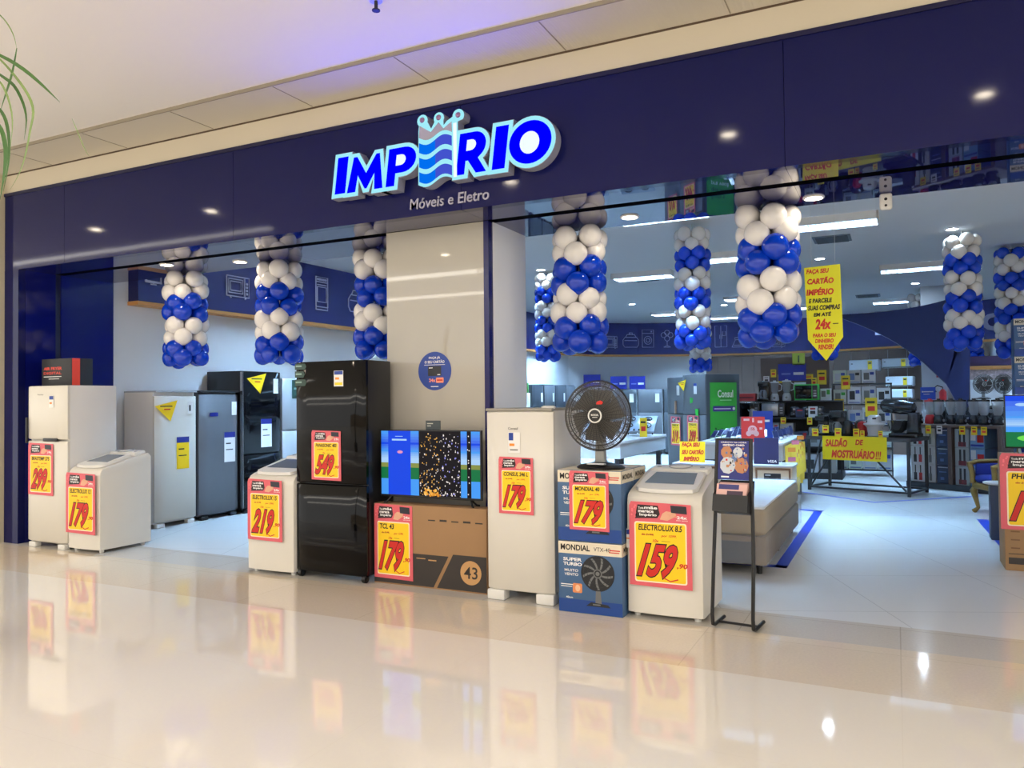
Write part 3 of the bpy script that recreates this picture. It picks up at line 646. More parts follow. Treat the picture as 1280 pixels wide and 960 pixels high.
def fridge(label, x, y, rz, w, d, h, doors, body_m, door_m, name='fridge', handles=True, feet=True, bow=.02, cat='fridge', gap=.012, base=.05, top_strip=None):
    t = thing(name, label, cat, (x, y, 0), rz)
    b = MB(); b.box(-w/2+.003, w/2-.003, .055, d, base, h-.004, body_m, .008); b.build('body', t)
    for (z0, z1) in doors:
        b = MB(); n = 10; pts = []
        for i in range(n+1):
            u = -1+2*i/n; pts.append((u*w/2, (-bow*(1-u*u)) + (.02 if abs(u) == 1 else 0)))
        vs_ = [(p[0], p[1]+bow*.3, z) for z in (z0, z0+.01, z1-.01, z1) for p in pts] 
        for k in range(n+1):
            vs_[k] = (vs_[k][0], vs_[k][1]+.01, z0); vs_[3*(n+1)+k] = (vs_[3*(n+1)+k][0], vs_[3*(n+1)+k][1]+.01, z1)
        fs = []; sm = []
        for r in range(3):
            for i in range(n): fs.append((r*(n+1)+i, r*(n+1)+i+1, (r+1)*(n+1)+i+1, (r+1)*(n+1)+i)); sm.append(True)
        o = len(vs_)
        vs_ += [(-w/2, .053, z0), (w/2, .053, z0), (w/2, .053, z1), (-w/2, .053, z1)]
        fs += [(o, o+1, *range(n, -1, -1)), (o+3, *range(3*(n+1), 4*(n+1)), o+2), (o, 0, n+1, 2*(n+1), 3*(n+1), o+3), (n, o+1, o+2, 4*n+3, 3*n+2, 2*n+1), (o, o+3, o+2, o+1)]
        sm += [False]*5
        b.add(vs_, fs, door_m, None, sm); dr = b.build('door', t, sharp=50)
    if feet:
        for sx in (-1, 1):
            b = MB(); b.box(sx*(w/2-.09)-.06, sx*(w/2-.09)+.06, .01, .08, 0, base+.005, whitepl if body_m in (white, white_side) else black, .008); b.build('foot', t)
            b = MB(); b.lathe([(.022, 0), (.022, base+.01)], black, 10, T(sx*(w/2-.08), d-.08, 0)); b.build('foot', t)
    if top_strip:
        b = MB(); b.box(-w/2, w/2, -.004, d, h-.022, h, top_strip, .006); b.build('top_panel', t)
    return t
# --- far left two-door fridge
f = fridge('tall white two-door fridge at far left with a black carton on top', -8.555, 5.555, 0, .69, .63, 1.82, [(.07, 1.195), (1.215, 1.815)], white_side, white, bow=.018)
b = MB(); b.box(-.335, -.31, -.02, .0, 1.17, 1.46, black, .006); b.build('handle', f)
b = MB(); b.box(-.02, .22, -.022, .0, 1.195, 1.228, black, .006); b.build('handle', f)
b = MB(); b.rect(.08, .16, 1.57, 1.70, -.014, paper); b.rect(.085, .155, 1.66, 1.698, -.0145, blue_ink); b.rect(.09, .13, 1.61, 1.63, -.0145, M('label_orange')); b.build('energy_label', f)
b = MB(); b.text('Brastemp', -.12, -.02, 1.705, 1.725, -.0145, M('logo_grey', (120, 116, 110), .4), .01); b.build('logo', f)
poster(-8.83, 5.535, .59, .44, .585, 'BRASTEMP 375', '299', 'red and yellow price poster on the tall white fridge at far left')
# carton on top of that fridge
t = thing('carton', 'black carton with a red stripe on top of the tall white fridge at far left', 'box', (-8.66, 5.75, 1.821))
b = MB(); b.box(-.27, .27, 0, .26, 0, .31, M('carton_black', (26, 26, 28), .5), .004); b.build('carton_body', t)
b = MB(); b.add([(.2712, .004, .001), (.2712, .10, .001), (.2712, .10, .309), (.2712, .004, .309)], [(0, 1, 2, 3)], M('stripe_red', (226, 72, 52), .5)); b.build('stripe', t)
b = MB(); b.text('AIR FRYER', -.23, .10, .18, .215, -.0012, M('stripe_red'), .03); b.text('DIGITAL', -.23, .09, .13, .16, -.0012, M('stripe_red'), .02); b.rect(-.23, .09, .10, .108, -.0012, paper); b.rect(-.14, .05, .075, .081, -.0012, paper); b.build('lettering', t)
poster(-8.19, 5.549, .20, .485, .66, 'ELECTROLUX 12', '179', 'red and yellow price poster on the washing machine at far left')
poster(-5.525, 5.549, .31, .425, .575, 'ELECTROLUX 15', '219', 'red and yellow price poster on the washing machine beside the tall black fridge')
# --- tall black fridge
f = fridge('tall glossy black two-door fridge on castors left of the cream pillar', -4.585, 5.59, 0, .79, .40, 1.975, [(.06, .855), (.868, 1.97)], dark_side, black_glass, bow=.004, feet=False, base=.06)
for sx in (-1, 1):
    for yy in (.04, .34):
        b = MB(); b.lathe([(.034, -.018), (.036, 0), (.034, .018)], black, 14, T(sx*.36, yy, .036, ry=PI/2)); b.box(sx*.36-.024, sx*.36+.024, yy-.02, yy+.02, .036, .075, black); b.build('castor', f)
b = MB(); b.rect(.06, .165, 1.74, 1.88, -.003, paper); b.rect(.065, .16, 1.845, 1.877, -.0036, blue_ink); b.rect(.075, .12, 1.80, 1.82, -.0036, M('label_orange')); b.rect(.07, .155, 1.75, 1.775, -.0036, M('label_yellow', (240, 210, 40), .5)); b.build('energy_label', f)
b = MB()
for k, (z0, z1, wd) in enumerate(((1.90, 1.955, .12), (1.825, 1.885, .1), (1.75, 1.81, .12))):
    b.prism([(-.39, z0), (-.39+wd, z0), (-.375+wd, (z0+z1)/2), (-.39+wd, z1), (-.39, z1)], -.0042, -.0032, M('sticker_green', (38, 66, 56), .4)); b.rect(-.38, -.31, (z0+z1)/2-.003, (z0+z1)/2+.012, -.005, M('sticker_lines', (130, 160, 150), .5))
b.build('feature_stickers', f)
poster(-4.78, 5.583, .895, .335, .45, 'PANASONIC 483', '549', 'red and yellow price poster on the tall black fridge')
# --- television carton, television, poster
t = thing('television_carton', 'long brown cardboard television carton with a 43 roundel, under the lit television', 'box', (-3.612, 5.70, 0))
b = MB(); b.box(-.565, .565, 0, .17, 0, .70, cardboard, .003); b.build('carton_body', t)
b = MB(); b.prism([(-.563, .012), (.05, .012), (.20, .285), (-.563, .285)], -.0015, -.0005, card_dark); b.prism([(.085, .012), (.563, .012), (.563, .305), (.245, .305)], -.0015, -.0005, card_dark); b.build('printed_band', t)
b = MB(); b.disc((.415, .165), .10, -.0026, M('roundel_tan', (196, 150, 96), .6), 32); b.text('43', .35, .48, .115, .215, -.0034, card_dark, .01); b.build('roundel', t)
b = MB()
for k in range(5): b.rect(.0+.115*k, .07+.115*k, .575, .585+.006*(k % 2), -.0012, card_dark)
b.rect(-.12, -.03, .245, .252, -.0026, M('roundel_tan')); b.rect(.0, .08, .235, .245, -.0026, M('roundel_tan')); b.build('printed_marks', t)
poster(-4.172, 5.697, .045, .405, .655, 'TCL 43', '179', 'red and yellow price poster on the brown television carton')
t = thing('television', 'flat television with a bright split picture standing on the brown carton', 'television', (-3.625, 5.745, .7045))
b = MB(); b.box(-.512, .512, 0, .03, .055, .645, black, .004); b.box(-.30, .30, .03, .07, .10, .42, black, .01); b.build('cabinet', t)
for s in (-1, 1):
    b = MB(); b.tube([(s*.40, .015, .06), (s*.43, -.015, .012), (s*.45, -.035, .006)], .009, black, 6); b.tube([(s*.40, .015, .06), (s*.43, .06, .012), (s*.45, .08, .006)], .009, black, 6); b.build('stand_foot', t)
b = MB(); zs = (.075, .635)
def em(n, rgb, s=1.0):
    k = M('screen_'+n, (4, 4, 4), .35, emit=s, ergb=rgb); k.node_tree.nodes['Principled BSDF'].inputs['Specular IOR Level'].default_value = .15; return k
E_blue, E_sky, E_grass, E_dark, E_cloud, E_field = em('blue', (6, 72, 236), .95), em('sky', (70, 156, 246)), em('grass', (12, 128, 74), .8), em('dark', (14, 10, 22), .8), em('cloud', (170, 210, 250)), em('field', (150, 160, 80), .8)
sw = 1.0
def strip(x0, x1, rows, n=4):
    rows = [(m_, f_/n, m2, k/n) for (m_, f_), (m2, _) in zip(rows, rows[1:]+rows[-1:]) for k in range(n)]
    z = zs[1]
    for mt, fr, m2, k in rows:
        z1 = z-(zs[1]-zs[0])*fr
        if mt is not m2 and k and mt not in (E_grass, E_field) and m2 not in (E_grass, E_field):
            c1 = mt.node_tree.nodes['Principled BSDF'].inputs['Emission Color'].default_value; c2 = m2.node_tree.nodes['Principled BSDF'].inputs['Emission Color'].default_value
            nm = 'screen_mix_%s_%s_%d' % (mt.name, m2.name, int(k*100)); new = nm not in _M; mt = M(nm, (10, 10, 10), .3, emit=.95)
            if new: mt.node_tree.nodes['Principled BSDF'].inputs['Emission Color'].default_value = [a_*(1-k)+b_*k for a_, b_ in zip(c1, c2)]
        b.rect(x0, x1, z1, z, -.0012, mt); z = z1
def strip_old(x0, x1, rows):
    z = zs[1]
    for mt, fr in rows:
        z1 = z-(zs[1]-zs[0])*fr; b.rect(x0, x1, z1, z, -.0012, mt); z = z1
scen = [(E_sky, .18), (E_blue, .12), (E_sky, .12), (E_cloud, .08), (E_field, .07), (E_grass, .18), (E_sky, .25)]
strip(-.50, -.425, scen); strip(-.425, -.19, [(E_blue, 1)]); strip(-.19, -.105, scen); strip(-.105, .315, [(E_dark, 1)])
strip(.315, .375, scen); strip(.375, .415, [(E_dark, 1)]); strip(.415, .50, scen)
b.rect(-.385, -.23, .55, .565, -.002, E_cloud); b.rect(-.35, -.27, .585, .59, -.002, E_cloud); b.disc((-.3, .45), .03, -.002, em('pink', (230, 150, 190)), 10, .014)
rn = random.Random(3)
eg, ew, ev = em('gold', (250, 190, 90)), em('sparkle', (250, 240, 236)), em('violet', (150, 150, 240))
for k in range(240):
    x = rn.uniform(-.1, .31); z = zs[0]+.01+(zs[1]-zs[0]-.03)*rn.random()**1.5; r = rn.uniform(.002, .0065)
    b.disc((x, z), r, -.002, rn.choice((eg, eg, ew)) if x < .12 else rn.choice((ew, ev, ew)), 6, r*rn.uniform(1, 1.8))
for k in range(26): b.disc((rn.uniform(-.06, .1), rn.uniform(.08, .13)), rn.uniform(.006, .016), -.0022, rn.choice((eg, em('amber', (220, 140, 40)))), 7)
for k in range(10): b.disc((.39+rn.uniform(-.01, .01), rn.uniform(.1, .6)), .006, -.0022, ew, 6)
b.build('screen', t)
t = thing('card_sign', 'small dark card sign sticking up behind the top edge of the television', 'sign', (-3.605, 5.78, 1.33))
b = MB(); b.box(-.075, .075, 0, .004, -.02, .10, M('card_slate', (58, 68, 72), .5)); b.build('card', t)
b = MB(); b.rect(-.06, 0, .07, .078, -.001, M('card_lines', (190, 190, 180), .5)); b.rect(-.06, -.02, .05, .058, -.001, M('card_lines')); b.build('lettering', t)
# --- white upright freezer
f = fridge('white upright freezer with one plain door standing right of the lit television', -2.695, 5.595, 0, .585, .62, 1.535, [(.085, 1.51)], white_side, white, bow=.010, feet=False, base=.085, name='upright_freezer', cat='freezer', top_strip=M('freezer_top_grey', (150, 146, 136), .5))
for sx in (-1, 1):
    b = MB(); b.box(sx*.215-.077, sx*.215+.077, -.006, .10, 0, .083, whitepl, .012); b.build('foot', f)
    b = MB(); b.box(sx*.22-.05, sx*.22+.05, .5, .6, 0, .086, black, .006); b.build('foot', f)
b = MB(); b.lathe([(.04, 0), (.045, .015), (.03, .024)], whitepl, 12, T(.24, .05, 1.53), sx=1.4); b.build('hinge_cover', f)
b = MB(); b.rect(-.085, .02, 1.18, 1.345, -.012, paper); b.rect(-.08, -.04, 1.28, 1.34, -.0126, blue_ink); b.rect(-.075, -.03, 1.235, 1.255, -.0126, M('label_orange')); b.rect(-.07, .0, 1.20, 1.21, -.0126, M('logo_grey')); b.build('energy_label', f)
b = MB(); b.text('Consul', -.085, .0, 1.365, 1.385, -.0126, M('logo_grey'), .01); b.build('logo', f)
poster(-2.865, 5.578, .695, .305, .455, 'CONSUL 246 L', '179', 'red and yellow price poster on the white upright freezer')
# --- fan cartons
cream_print = M('cream_print', (226, 214, 190), .45); fan_blue = M('fan_carton_blue', (64, 98, 138), .38, noise=.12, nscale=2.5); fan_deep = M('fan_carton_deep', (22, 66, 140), .38)
pr_dark = M('print_dark', (30, 32, 36), .5); pr_grey = M('print_grey', (110, 112, 112), .45)
def fan_print(b, cx, cz, R, y):
    b.disc((cx, cz), R, y, pr_dark, 30); 
    for k in range(9):
        a0 = 2*PI*k/9; pts = []
        for q in range(5):
            a = a0+.12+q*.1; pts.append((cx+R*(.28+.155*q)*math.cos(a), cz+R*(.28+.155*q)*math.sin(a)))
        for q in range(4, -1, -1):
            a = a0+.42+q*.06; pts.append((cx+R*(.28+.155*q)*math.cos(a), cz+R*(.28+.155*q)*math.sin(a)))
        b.add([(p[0], y-.0006, p[1]) for p in pts], [tuple(range(len(pts)))], pr_grey)
    for rr in (.62, .8, .97): b.ring((cx, y-.0012, cz), R*rr, .0016, pr_dark, 28, 4)
    b.disc((cx, cz), R*.26, y-.0016, pr_grey, 18); b.disc((cx, cz), R*.2, y-.002, pr_dark, 18); b.disc((cx, cz), R*.12, y-.0024, pr_grey, 14)
    b.prism([(cx-.02, cz-R*1.7), (cx+.03, cz-R*1.7), (cx+.02, cz-R*.95), (cx-.015, cz-R*.95)], y-.0006, y, pr_grey)
    b.prism([(cx-R*.7, cz-R*1.85), (cx+R*.75, cz-R*1.85), (cx+R*.6, cz-R*1.7), (cx-R*.4, cz-R*1.62)], y-.0016, y-.0008, pr_dark); b.rect(cx-R*.3, cx+R*.15, cz-R*1.78, cz-R*1.7, y-.002, pr_grey)
def fan_carton(x, y, z, label, front=True):
    w, d, h = .505, .30, .535
    t = thing('fan_carton', label, 'box', (x, y, z))
    b = MB(); b.box(-w/2, w/2, 0, d, 0, h-.002, fan_blue, .003); b.build('carton_body', t)
    b = MB(); b.rect(-w/2+.001, w/2-.001, h-.095, h-.005, -.0008, cream_print)
    b.add([(w/2+.0008, .001, h-.095), (w/2+.0008, d-.001, h-.095), (w/2+.0008, d-.001, h-.005), (w/2+.0008, .001, h-.005)], [(0,1,2,3)], cream_print); b.add([(-w/2+.002, .002, h-.0012), (w/2-.002, .002, h-.0012), (w/2-.002, d-.002, h-.0012), (-w/2+.002, d-.002, h-.0012)], [(0,1,2,3)], cream_print)
    b.text('MONDIAL', -w/2+.02, -w/2+.255, h-.07, h-.025, -.0016, black_ink, .03); b.text('VTX-40', -w/2+.285, -w/2+.415, h-.065, h-.035, -.0016, black_ink, .0); b.rect(w/2-.10, w/2-.015, h-.055, h-.047, -.0016, red_ink); b.rect(w/2-.10, w/2-.02, h-.07, h-.063, -.0016, red_ink)
    b.text('MONDIAL', -.12, .12, -.02, .02, -.0008, black_ink, .02, X=T(w/2+.0016, d/2, h-.05, rz=PI/2)); b.build('printed_band', t)
    if front:
        b = MB(); b.rect(-w/2+.002, w/2-.002, .004, .10, -.0008, fan_deep); fan_print(b, .062, .305, .132, -.0014); b.build('printed_picture', t)
        b = MB(); b.text('SUPER', -w/2+.04, -w/2+.19, .385, .41, -.0012, white_ink, .03); b.text('TURBO', -w/2+.04, -w/2+.19, .35, .375, -.0012, white_ink, .03); b.text('MUITO', -w/2+.05, -w/2+.16, .305, .325, -.0012, white_ink, .01); b.text('VENTO', -w/2+.05, -w/2+.16, .275, .295, -.0012, white_ink, .01)
        b.rect(-w/2+.02, -w/2+.12, .205, .211, -.0012, white_ink); b.rect(-w/2+.02, -w/2+.11, .19, .195, -.0012, white_ink); b.rrect(-w/2+.115, -w/2+.19, .15, .22, .01, -.0012, M('portrait_orange', (226, 140, 88), .5)); b.disc((-w/2+.155, .185), .02, -.0018, M('portrait_skin', (236, 190, 150), .5), 10, .026)
        b.text('40cm', -w/2+.06, -w/2+.115, .105, .12, -.0012, white_ink, .01); b.build('printed_lettering', t)
    return t
fan_carton(-2.07, 5.50, 0.0, 'blue fan carton with a printed black fan, bottom of the front stack beside the freezer')
fan_carton(-2.07, 5.50, .536, 'blue fan carton half covered by a price poster, carrying the desk fan')
fan_carton(-2.07, 5.815, 0.0, 'blue fan carton behind, bottom of the rear stack', False)
fan_carton(-2.07, 5.815, .536, 'blue fan carton behind, its cream top band showing above the washing machine lid', False)
poster(-2.225, 5.494, .62, .315, .445, 'MONDIAL 40', '179', 'red and yellow price poster on the upper fan carton', cents=None)
poster(-1.775, 5.549, .235, .46, .615, 'ELECTROLUX 8.5', '159', 'largest red and yellow price poster, on the washing machine beside the leaflet stand')
# --- desk fan
t = thing('desk_fan', 'black desk fan with a round wire grille standing on the fan cartons', 'fan', (-2.03, 5.66, 1.0715))
b = MB(); b.lathe([(.165, 0), (.17, .012), (.15, .028), (.09, .042), (.05, .05)], black, 28, sx=1.12, sy=.78); b.build('base', t)
b = MB(); b.box(-.07, .07, -.135, -.075, .022, .036, steel_white, .006, T(rx=-.12)); b.build('switch_panel', t)
b = MB(); b.prism([(-.042, .04), (.042, .04), (.034, .12), (.032, .22), (-.032, .22), (-.034, .12)], -.03, .03, M('fan_column', (150, 152, 150), .35), bev=.008); b.build('column', t)
hz = .405
b = MB(); b.lathe([(.03, -.12), (.075, -.11), (.085, -.06), (.085, -.01), (.06, .0)], black, 22, T(0, .0, hz, rx=PI/2)); b.box(-.03, .03, -.02, .06, .2, hz-.05, black, .01); b.build('motor_housing', t)
hub = (0, -.085, hz)
b = MB(); b.lathe([(.045, -.01), (.045, .03), (.03, .04)], black, 18, T(0, -.055, hz, rx=PI/2)); rotor = b.build('rotor_hub', t)
for k in range(6):
    b = MB(); vs_ = []; n = 7
    for i in range(n):
        r = .045+.17*i/(n-1); cw = .92*(r+.01); ce = .45*i/(n-1)
        for s in (-1, 1):
            a = 2*PI*k/6+ce+s*cw/(2*r+.02); vs_.append((r*math.cos(a), -.06-.022*s, hz+r*math.sin(a)))
    fs = [(2*i, 2*i+1, 2*i+3, 2*i+2) for i in range(n-1)]
    b.add(vs_, fs, M('fan_blade', (62, 60, 57), .3), None, True); b.build('blade', rotor)
grl = M('grille_black', (20, 20, 22), .35); grl_in = M('grille_lit_grey', (92, 88, 82), .35)  # inner rings coloured paler: warm light reflected by the wires, put into their colour
b = MB(); b.ring((0, -.055, hz), .262, .008, grl, 44, 7); b.ring((0, -.075, hz), .228, .006, grl, 44, 6)
for i in range(21):
    R = .062+.0098*i; b.ring((0, -.108+.00155*i*(i/21), hz), R, .0021, grl_in, 40, 4)
for k in range(40):
    a = 2*PI*k/40+.05; c, s_ = math.cos(a), math.sin(a)
    b.tube([(.06*c, -.112, hz+.06*s_), (.16*c, -.106, hz+.16*s_), (.24*c, -.082, hz+.24*s_), (.262*c, -.055, hz+.262*s_)], .0022, grl, 4)
b.build('front_grille', t)
b = MB()
for i in range(9): b.ring((0, -.055+.0065*i if i < 4 else -.03+.003*i, hz), .262-.019*i, .002, grl, 36, 4)
for k in range(24):
    a = 2*PI*k/24; c, s_ = math.cos(a), math.sin(a); b.tube([(.262*c, -.055, hz+.262*s_), (.2*c, -.02, hz+.2*s_), (.08*c, .0, hz+.08*s_)], .0022, grl, 4)
b.build('rear_grille', t)
b = MB(); b.lathe([(.062, .0), (.06, .012), (.05, .016)], grl, 28, T(0, -.104, hz, rx=PI/2)); b.ring((0, -.121, hz), .05, .006, whitepl, 30, 6); b.text('MONDIAL', -.03, .03, hz-.002, hz+.014, -.1212, whitepl, .02); b.rect(-.02, .02, hz-.014, hz-.01, -.1212, whitepl)
b.prism([(.01, hz+.085), (.055, hz+.085), (.065, hz+.10), (.045, hz+.115), (.015, hz+.105)], -.116, -.113, red_ink); b.build('emblem', t)
# --- leaflet stand
t = thing('display_stand', 'black steel leaflet stand with a poster board and tray beside the front washing machine', 'stand', (-1.03, 5.50, 0), math.radians(-6))
for s in (-1, 1):
    b = MB(); b.tube([(s*.14, .26, .02), (s*.14, .04, .018), (s*.14, .0, .03), (s*.14, -.012, .10), (s*.138, .03, .45), (s*.13, .06, .78), (s*.122, .06, 1.0), (s*.118, .09, 1.315)], .013, black_metal, 8); b.build('leg', t)
b = MB(); b.tube([(-.14, .12, .02), (.14, .12, .02)], .009, black_metal, 8); b.build('crossbar', t)
b = MB(); b.tube([(-.12, .088, 1.31), (.12, .088, 1.31)], .009, black_metal, 8); b.build('crossbar', t)
X = T(0, .06, 1.0, rx=-.10)
b = MB(); b.box(-.108, .108, -.004, .004, .03, .31, blue_print, 0, X); bd = b.build('poster_board', t)
b = MB(); rn = random.Random(5)
b.text('CRÉDITO NA HORA', -.09, .09, .285, .297, -.0046, white_ink, .01, X=X); b.text('IMPÉRIO CARD', -.075, .075, .265, .28, -.0046, white_ink, .03, X=X)
for c, q, r, mt in ((-.05, .22, .04, M('print_tan', (190, 130, 90), .5)), (.03, .22, .035, M('print_pale', (200, 206, 214), .5)), (.055, .13, .05, M('print_tan')), (-.04, .13, .055, M('print_pale')), (.0, .17, .04, M('print_bluegrey', (96, 120, 170), .5))):
    b.disc((c, q), r, -.0048-.0003*rn.random(), mt, 9, r*1.1, X=X)
for k in range(40): x_, z_ = rn.uniform(-.085, .085), rn.uniform(.08, .245); b.rect(x_, x_+rn.uniform(.006, .02), z_, z_+rn.uniform(.006, .02), -.0056, rn.choice((pr_dark, M('print_pale'), M('print_tan'), M('print_bluegrey'), red_ink)), X)
b.rect(-.085, -.03, .045, .055, -.0048, white_ink, X); b.build('printed_picture', bd)
X = T(0, .045, .80, rx=-.25)
b = MB(); b.box(-.118, .118, -.09, .06, 0, .004, black_metal, 0, X); b.box(-.118, .118, -.094, -.09, 0, .115, black_metal, 0, X); b.box(-.118, .118, .06, .064, 0, .24, black_metal, 0, X)
for s in (-1, 1): b.prism([(-.094, 0), (.064, 0), (.064, .24), (-.094, .115)], -.002, .002, black_metal, X @ T(s*.118, 0, 0, rz=PI/2))
b.build('tray', t)
for k, (lab, zz) in enumerate((('front bundle of pink leaflets in the tray of the black stand', 0), ('rear bundle of pink leaflets in the tray of the black stand', 1))):
    q = thing('leaflet_bundle', lab, 'leaflets', (-1.03, 5.50, 0), math.radians(-6))
    XX = X @ T(0, -.084+.06*zz, .006, rx=-.10)
    b = MB(); b.box(-.105, .105, 0, .035, 0, .19+.02*zz, M('leaflet_pink', (226, 180, 170), .5), 0, XX); b.build('leaflets', q)
    b = MB(); b.rect(-.09, .05, .15, .185, -.001, M('leaflet_blue', (60, 60, 120), .5), XX); b.rect(-.03, .08, .10, .14, -.001, M('leaflet_dark', (70, 50, 70), .5), XX); b.rect(-.015, .015, .0, .09, -.001, M('leaflet_red', (206, 90, 90), .5), XX); b.build('printed_marks', q)
# --- appliances against the left wall (fronts face right)
RZ = PI/2
f = fridge('white upright freezer against the left wall with a yellow triangular tag', -8.5, 7.29, RZ, .66, .60, 1.77, [(.075, 1.70)], white_side, white, name='upright_freezer', cat='freezer', top_strip=M('freezer_grey_top', (176, 180, 186), .4))
def wall_label(parent, u, z, w, h, mt, top, y=-.018):
    b = MB(); b.rect(u-w/2, u+w/2, z-h/2, z+h/2, y, mt); b.rect(u-w/2, u+w/2, z+h*.32, z+h/2, y-.001, top); b.rect(u-w*.35, u+w*.1, z+h*.1, z+h*.14, y-.001, black_ink); b.rect(u-w*.35, u+w*.3, z-h*.1, z-h*.07, y-.001, black_ink); b.build('price_card', parent)
def tri_tag(parent, u, z, s, y=-.02):
    b = MB(); b.prism([(u-s, z+s*.25), (u+s*.75, z+s*.62), (u+s*.2, z-s*.75)], y-.002, y, yellow); b.rect(u-s*.6, u+s*.35, z+s*.2, z+s*.27, y-.0026, black_ink, T(ry=0)); b.rect(u-s*.3, u+s*.2, z, z+s*.08, y-.0026, red_ink); b.build('sale_tag', parent)
tri_tag(f, -.16, 1.52, .2); wall_label(f, .08, .95, .2, .42, yellow, blue_print); b = MB(); b.rect(.16, .24, 1.46, 1.62, -.017, paper); b.rect(.18, .21, 1.5, 1.58, -.018, pr_dark); b.build('energy_label', f)
f = fridge('dark grey upright freezer against the left wall, between white freezer and black fridge', -8.5, 8.02, RZ, .70, .60, 1.775, [(.075, 1.72)], M('steel_side', (72, 74, 80), .4), grey_steel, name='upright_freezer', cat='freezer', top_strip=dark_side)
wall_label(f, .16, .98, .2, .42, paper, blue_print); b = MB(); b.rect(.2, .29, 1.43, 1.62, -.017, paper); b.rect(-.2, -.05, 1.42, 1.47, -.018, blue_print); b.build('energy_label', f)
f = fridge('black two-door fridge against the left wall with a yellow triangular tag', -8.45, 8.79, RZ, .78, .72, 2.07, [(.07, .84), (.855, 2.06)], dark_side, black_glass, feet=True, bow=.004)
tri_tag(f, -.10, 1.90, .22, -.008); wall_label(f, .07, 1.15, .22, .42, paper, blue_print, -.006); b = MB(); b.rect(.22, .32, 1.74, 1.96, -.006, paper); b.build('energy_label', f); b = MB(); b.box(-.405, -.385, -.006, .04, .08, 2.05, chrome); b.build('door_edge', f)
f = fridge('pale steel two-door fridge half hidden behind the tall black fridge', -8.45, 9.60, RZ, .74, .70, 1.98, [(.07, 1.16), (1.175, 1.975)], steel_white, steel_white)
b = MB(); b.rect(-.2, .02, 1.66, 1.95, -.02, M('sticker_green')); b.rect(-.16, -.03, 1.8, 1.83, -.021, M('sticker_lines')); b.build('feature_stickers', f)
# --- palm fronds reaching in at upper left
leaf = M('palm_leaf', (62, 104, 44), .45, noise=.2); leaf2 = M('palm_leaf_pale', (120, 146, 84), .45, noise=.2)
palm = thing('palm_plant', 'green palm with thin drooping leaves at the upper left edge of the picture', 'plant', (-5.15, 2.9, 0))
base = Vector((-5.15, 2.9, 0))
def pw(px, py, Y=2.9): return at(px, py, Y)-base
fr = [([(-30, 60), (0, 68), (30, 86), (55, 108), (75, 128)], .011, leaf), ([(-20, 60), (0, 73), (20, 96), (37, 120), (43, 140), (38, 160), (34, 185), (26, 215), (12, 238)], .009, leaf2),
      ([(-30, 70), (0, 94), (18, 105), (30, 130), (34, 150), (30, 175)], .010, leaf), ([(-10, 100), (0, 100), (10, 120), (17, 150), (13, 185)], .007, leaf2), ([(21, 60), (16, 90), (8, 115), (0, 140)], .009, leaf),
      ([(-10, 130), (0, 136), (8, 150), (12, 175), (11, 205), (4, 240)], .012, leaf), ([(-8, 150), (2, 160), (8, 185), (6, 215), (0, 250)], .016, leaf), ([(-12, 10), (5, 22), (18, 44), (21, 62)], .004, leaf2), ([(90, 148), (97, 165), (106, 187), (112, 196)], .003, leaf2)]
for k, (pts, w, mt) in enumerate(fr):
    n = len(pts); V = [pw(px, py, 2.9+.04*(k % 3)) for px, py in pts]; vs_ = []
    sub = []
    for i in range(n-1):
        for q in range(3): sub.append(V[i].lerp(V[i+1], q/3))
    sub.append(V[-1]); n = len(sub)
    for i in range(2): sub = [sub[0]]+[(sub[j-1]+sub[j]*2+sub[j+1])/4 for j in range(1, n-1)]+[sub[-1]]
    b = MB()
    for i, p in enumerate(sub):
        ww = w*math.sin(PI*(.12+.86*i/(n-1)))
        tdir = (sub[min(i+1, n-1)]-sub[max(i-1, 0)]).normalized(); nn = tdir.cross(Vector((.3, -1, .1))).normalized()
        vs_ += [tuple(p-nn*ww), tuple(p+Vector((0, .25, 0))*ww), tuple(p+nn*ww)]
    fs = []
    for i in range(n-1): fs += [(3*i, 3*i+1, 3*i+4, 3*i+3), (3*i+1, 3*i+2, 3*i+5, 3*i+4)]
    b.add(vs_, fs, mt, None, True); b.build('leaf', palm, sharp=180)
b = MB(); b.tube([(-.5, 0, .3), (-.48, 0, 1.5), (-.35, 0, 2.6)], [.05, .04, .03], M('palm_trunk', (110, 90, 64), .8, noise=.3), 10); b.build('trunk', palm)
b = MB(); b.lathe([(.16, 0), (.2, .3), (.21, .36), (.18, .36)], M('plant_pot', (90, 86, 80), .6), 20, T(-.5, 0, 0)); b.build('pot', palm)
# ================================================================== INSIDE THE STORE
# --- bed wrapped in plastic
t = thing('wrapped_bed', 'box bed with a mattress wrapped in clear plastic behind the leaflet stand', 'bed', (-1.745, 8.57, 0))
W2, D2 = .685, 1.28
b = MB(); b.box(-W2, W2, -D2, D2, .09, .35, M('bed_base', (120, 98, 74), .7, noise=.1), .02); b.box(-W2+.1, W2-.12, -D2-.004, -D2+.01, .1, .30, M('bed_base_panel', (70, 70, 74), .5)); b.build('bed_base', t)
b = MB(); b.box(-W2, W2, -D2, D2, .352, .60, M('mattress_side', (158, 134, 96), .7, noise=.08), .05, seg=3); mt_ = b.build('mattress', t)
b = MB(); b.box(-W2+.02, W2-.02, -D2+.02, D2-.02, .59, .615, M('mattress_top', (236, 240, 246), .7, noise=.05), .01); b.build('quilted_top', mt_)
for sx in (-1, 1):
    for yy in (-D2+.1, 0, D2-.1):
        b = MB(); b.lathe([(.022, 0), (.03, .09)], black, 10, T(sx*(W2-.08), yy, 0)); b.build('leg', t)
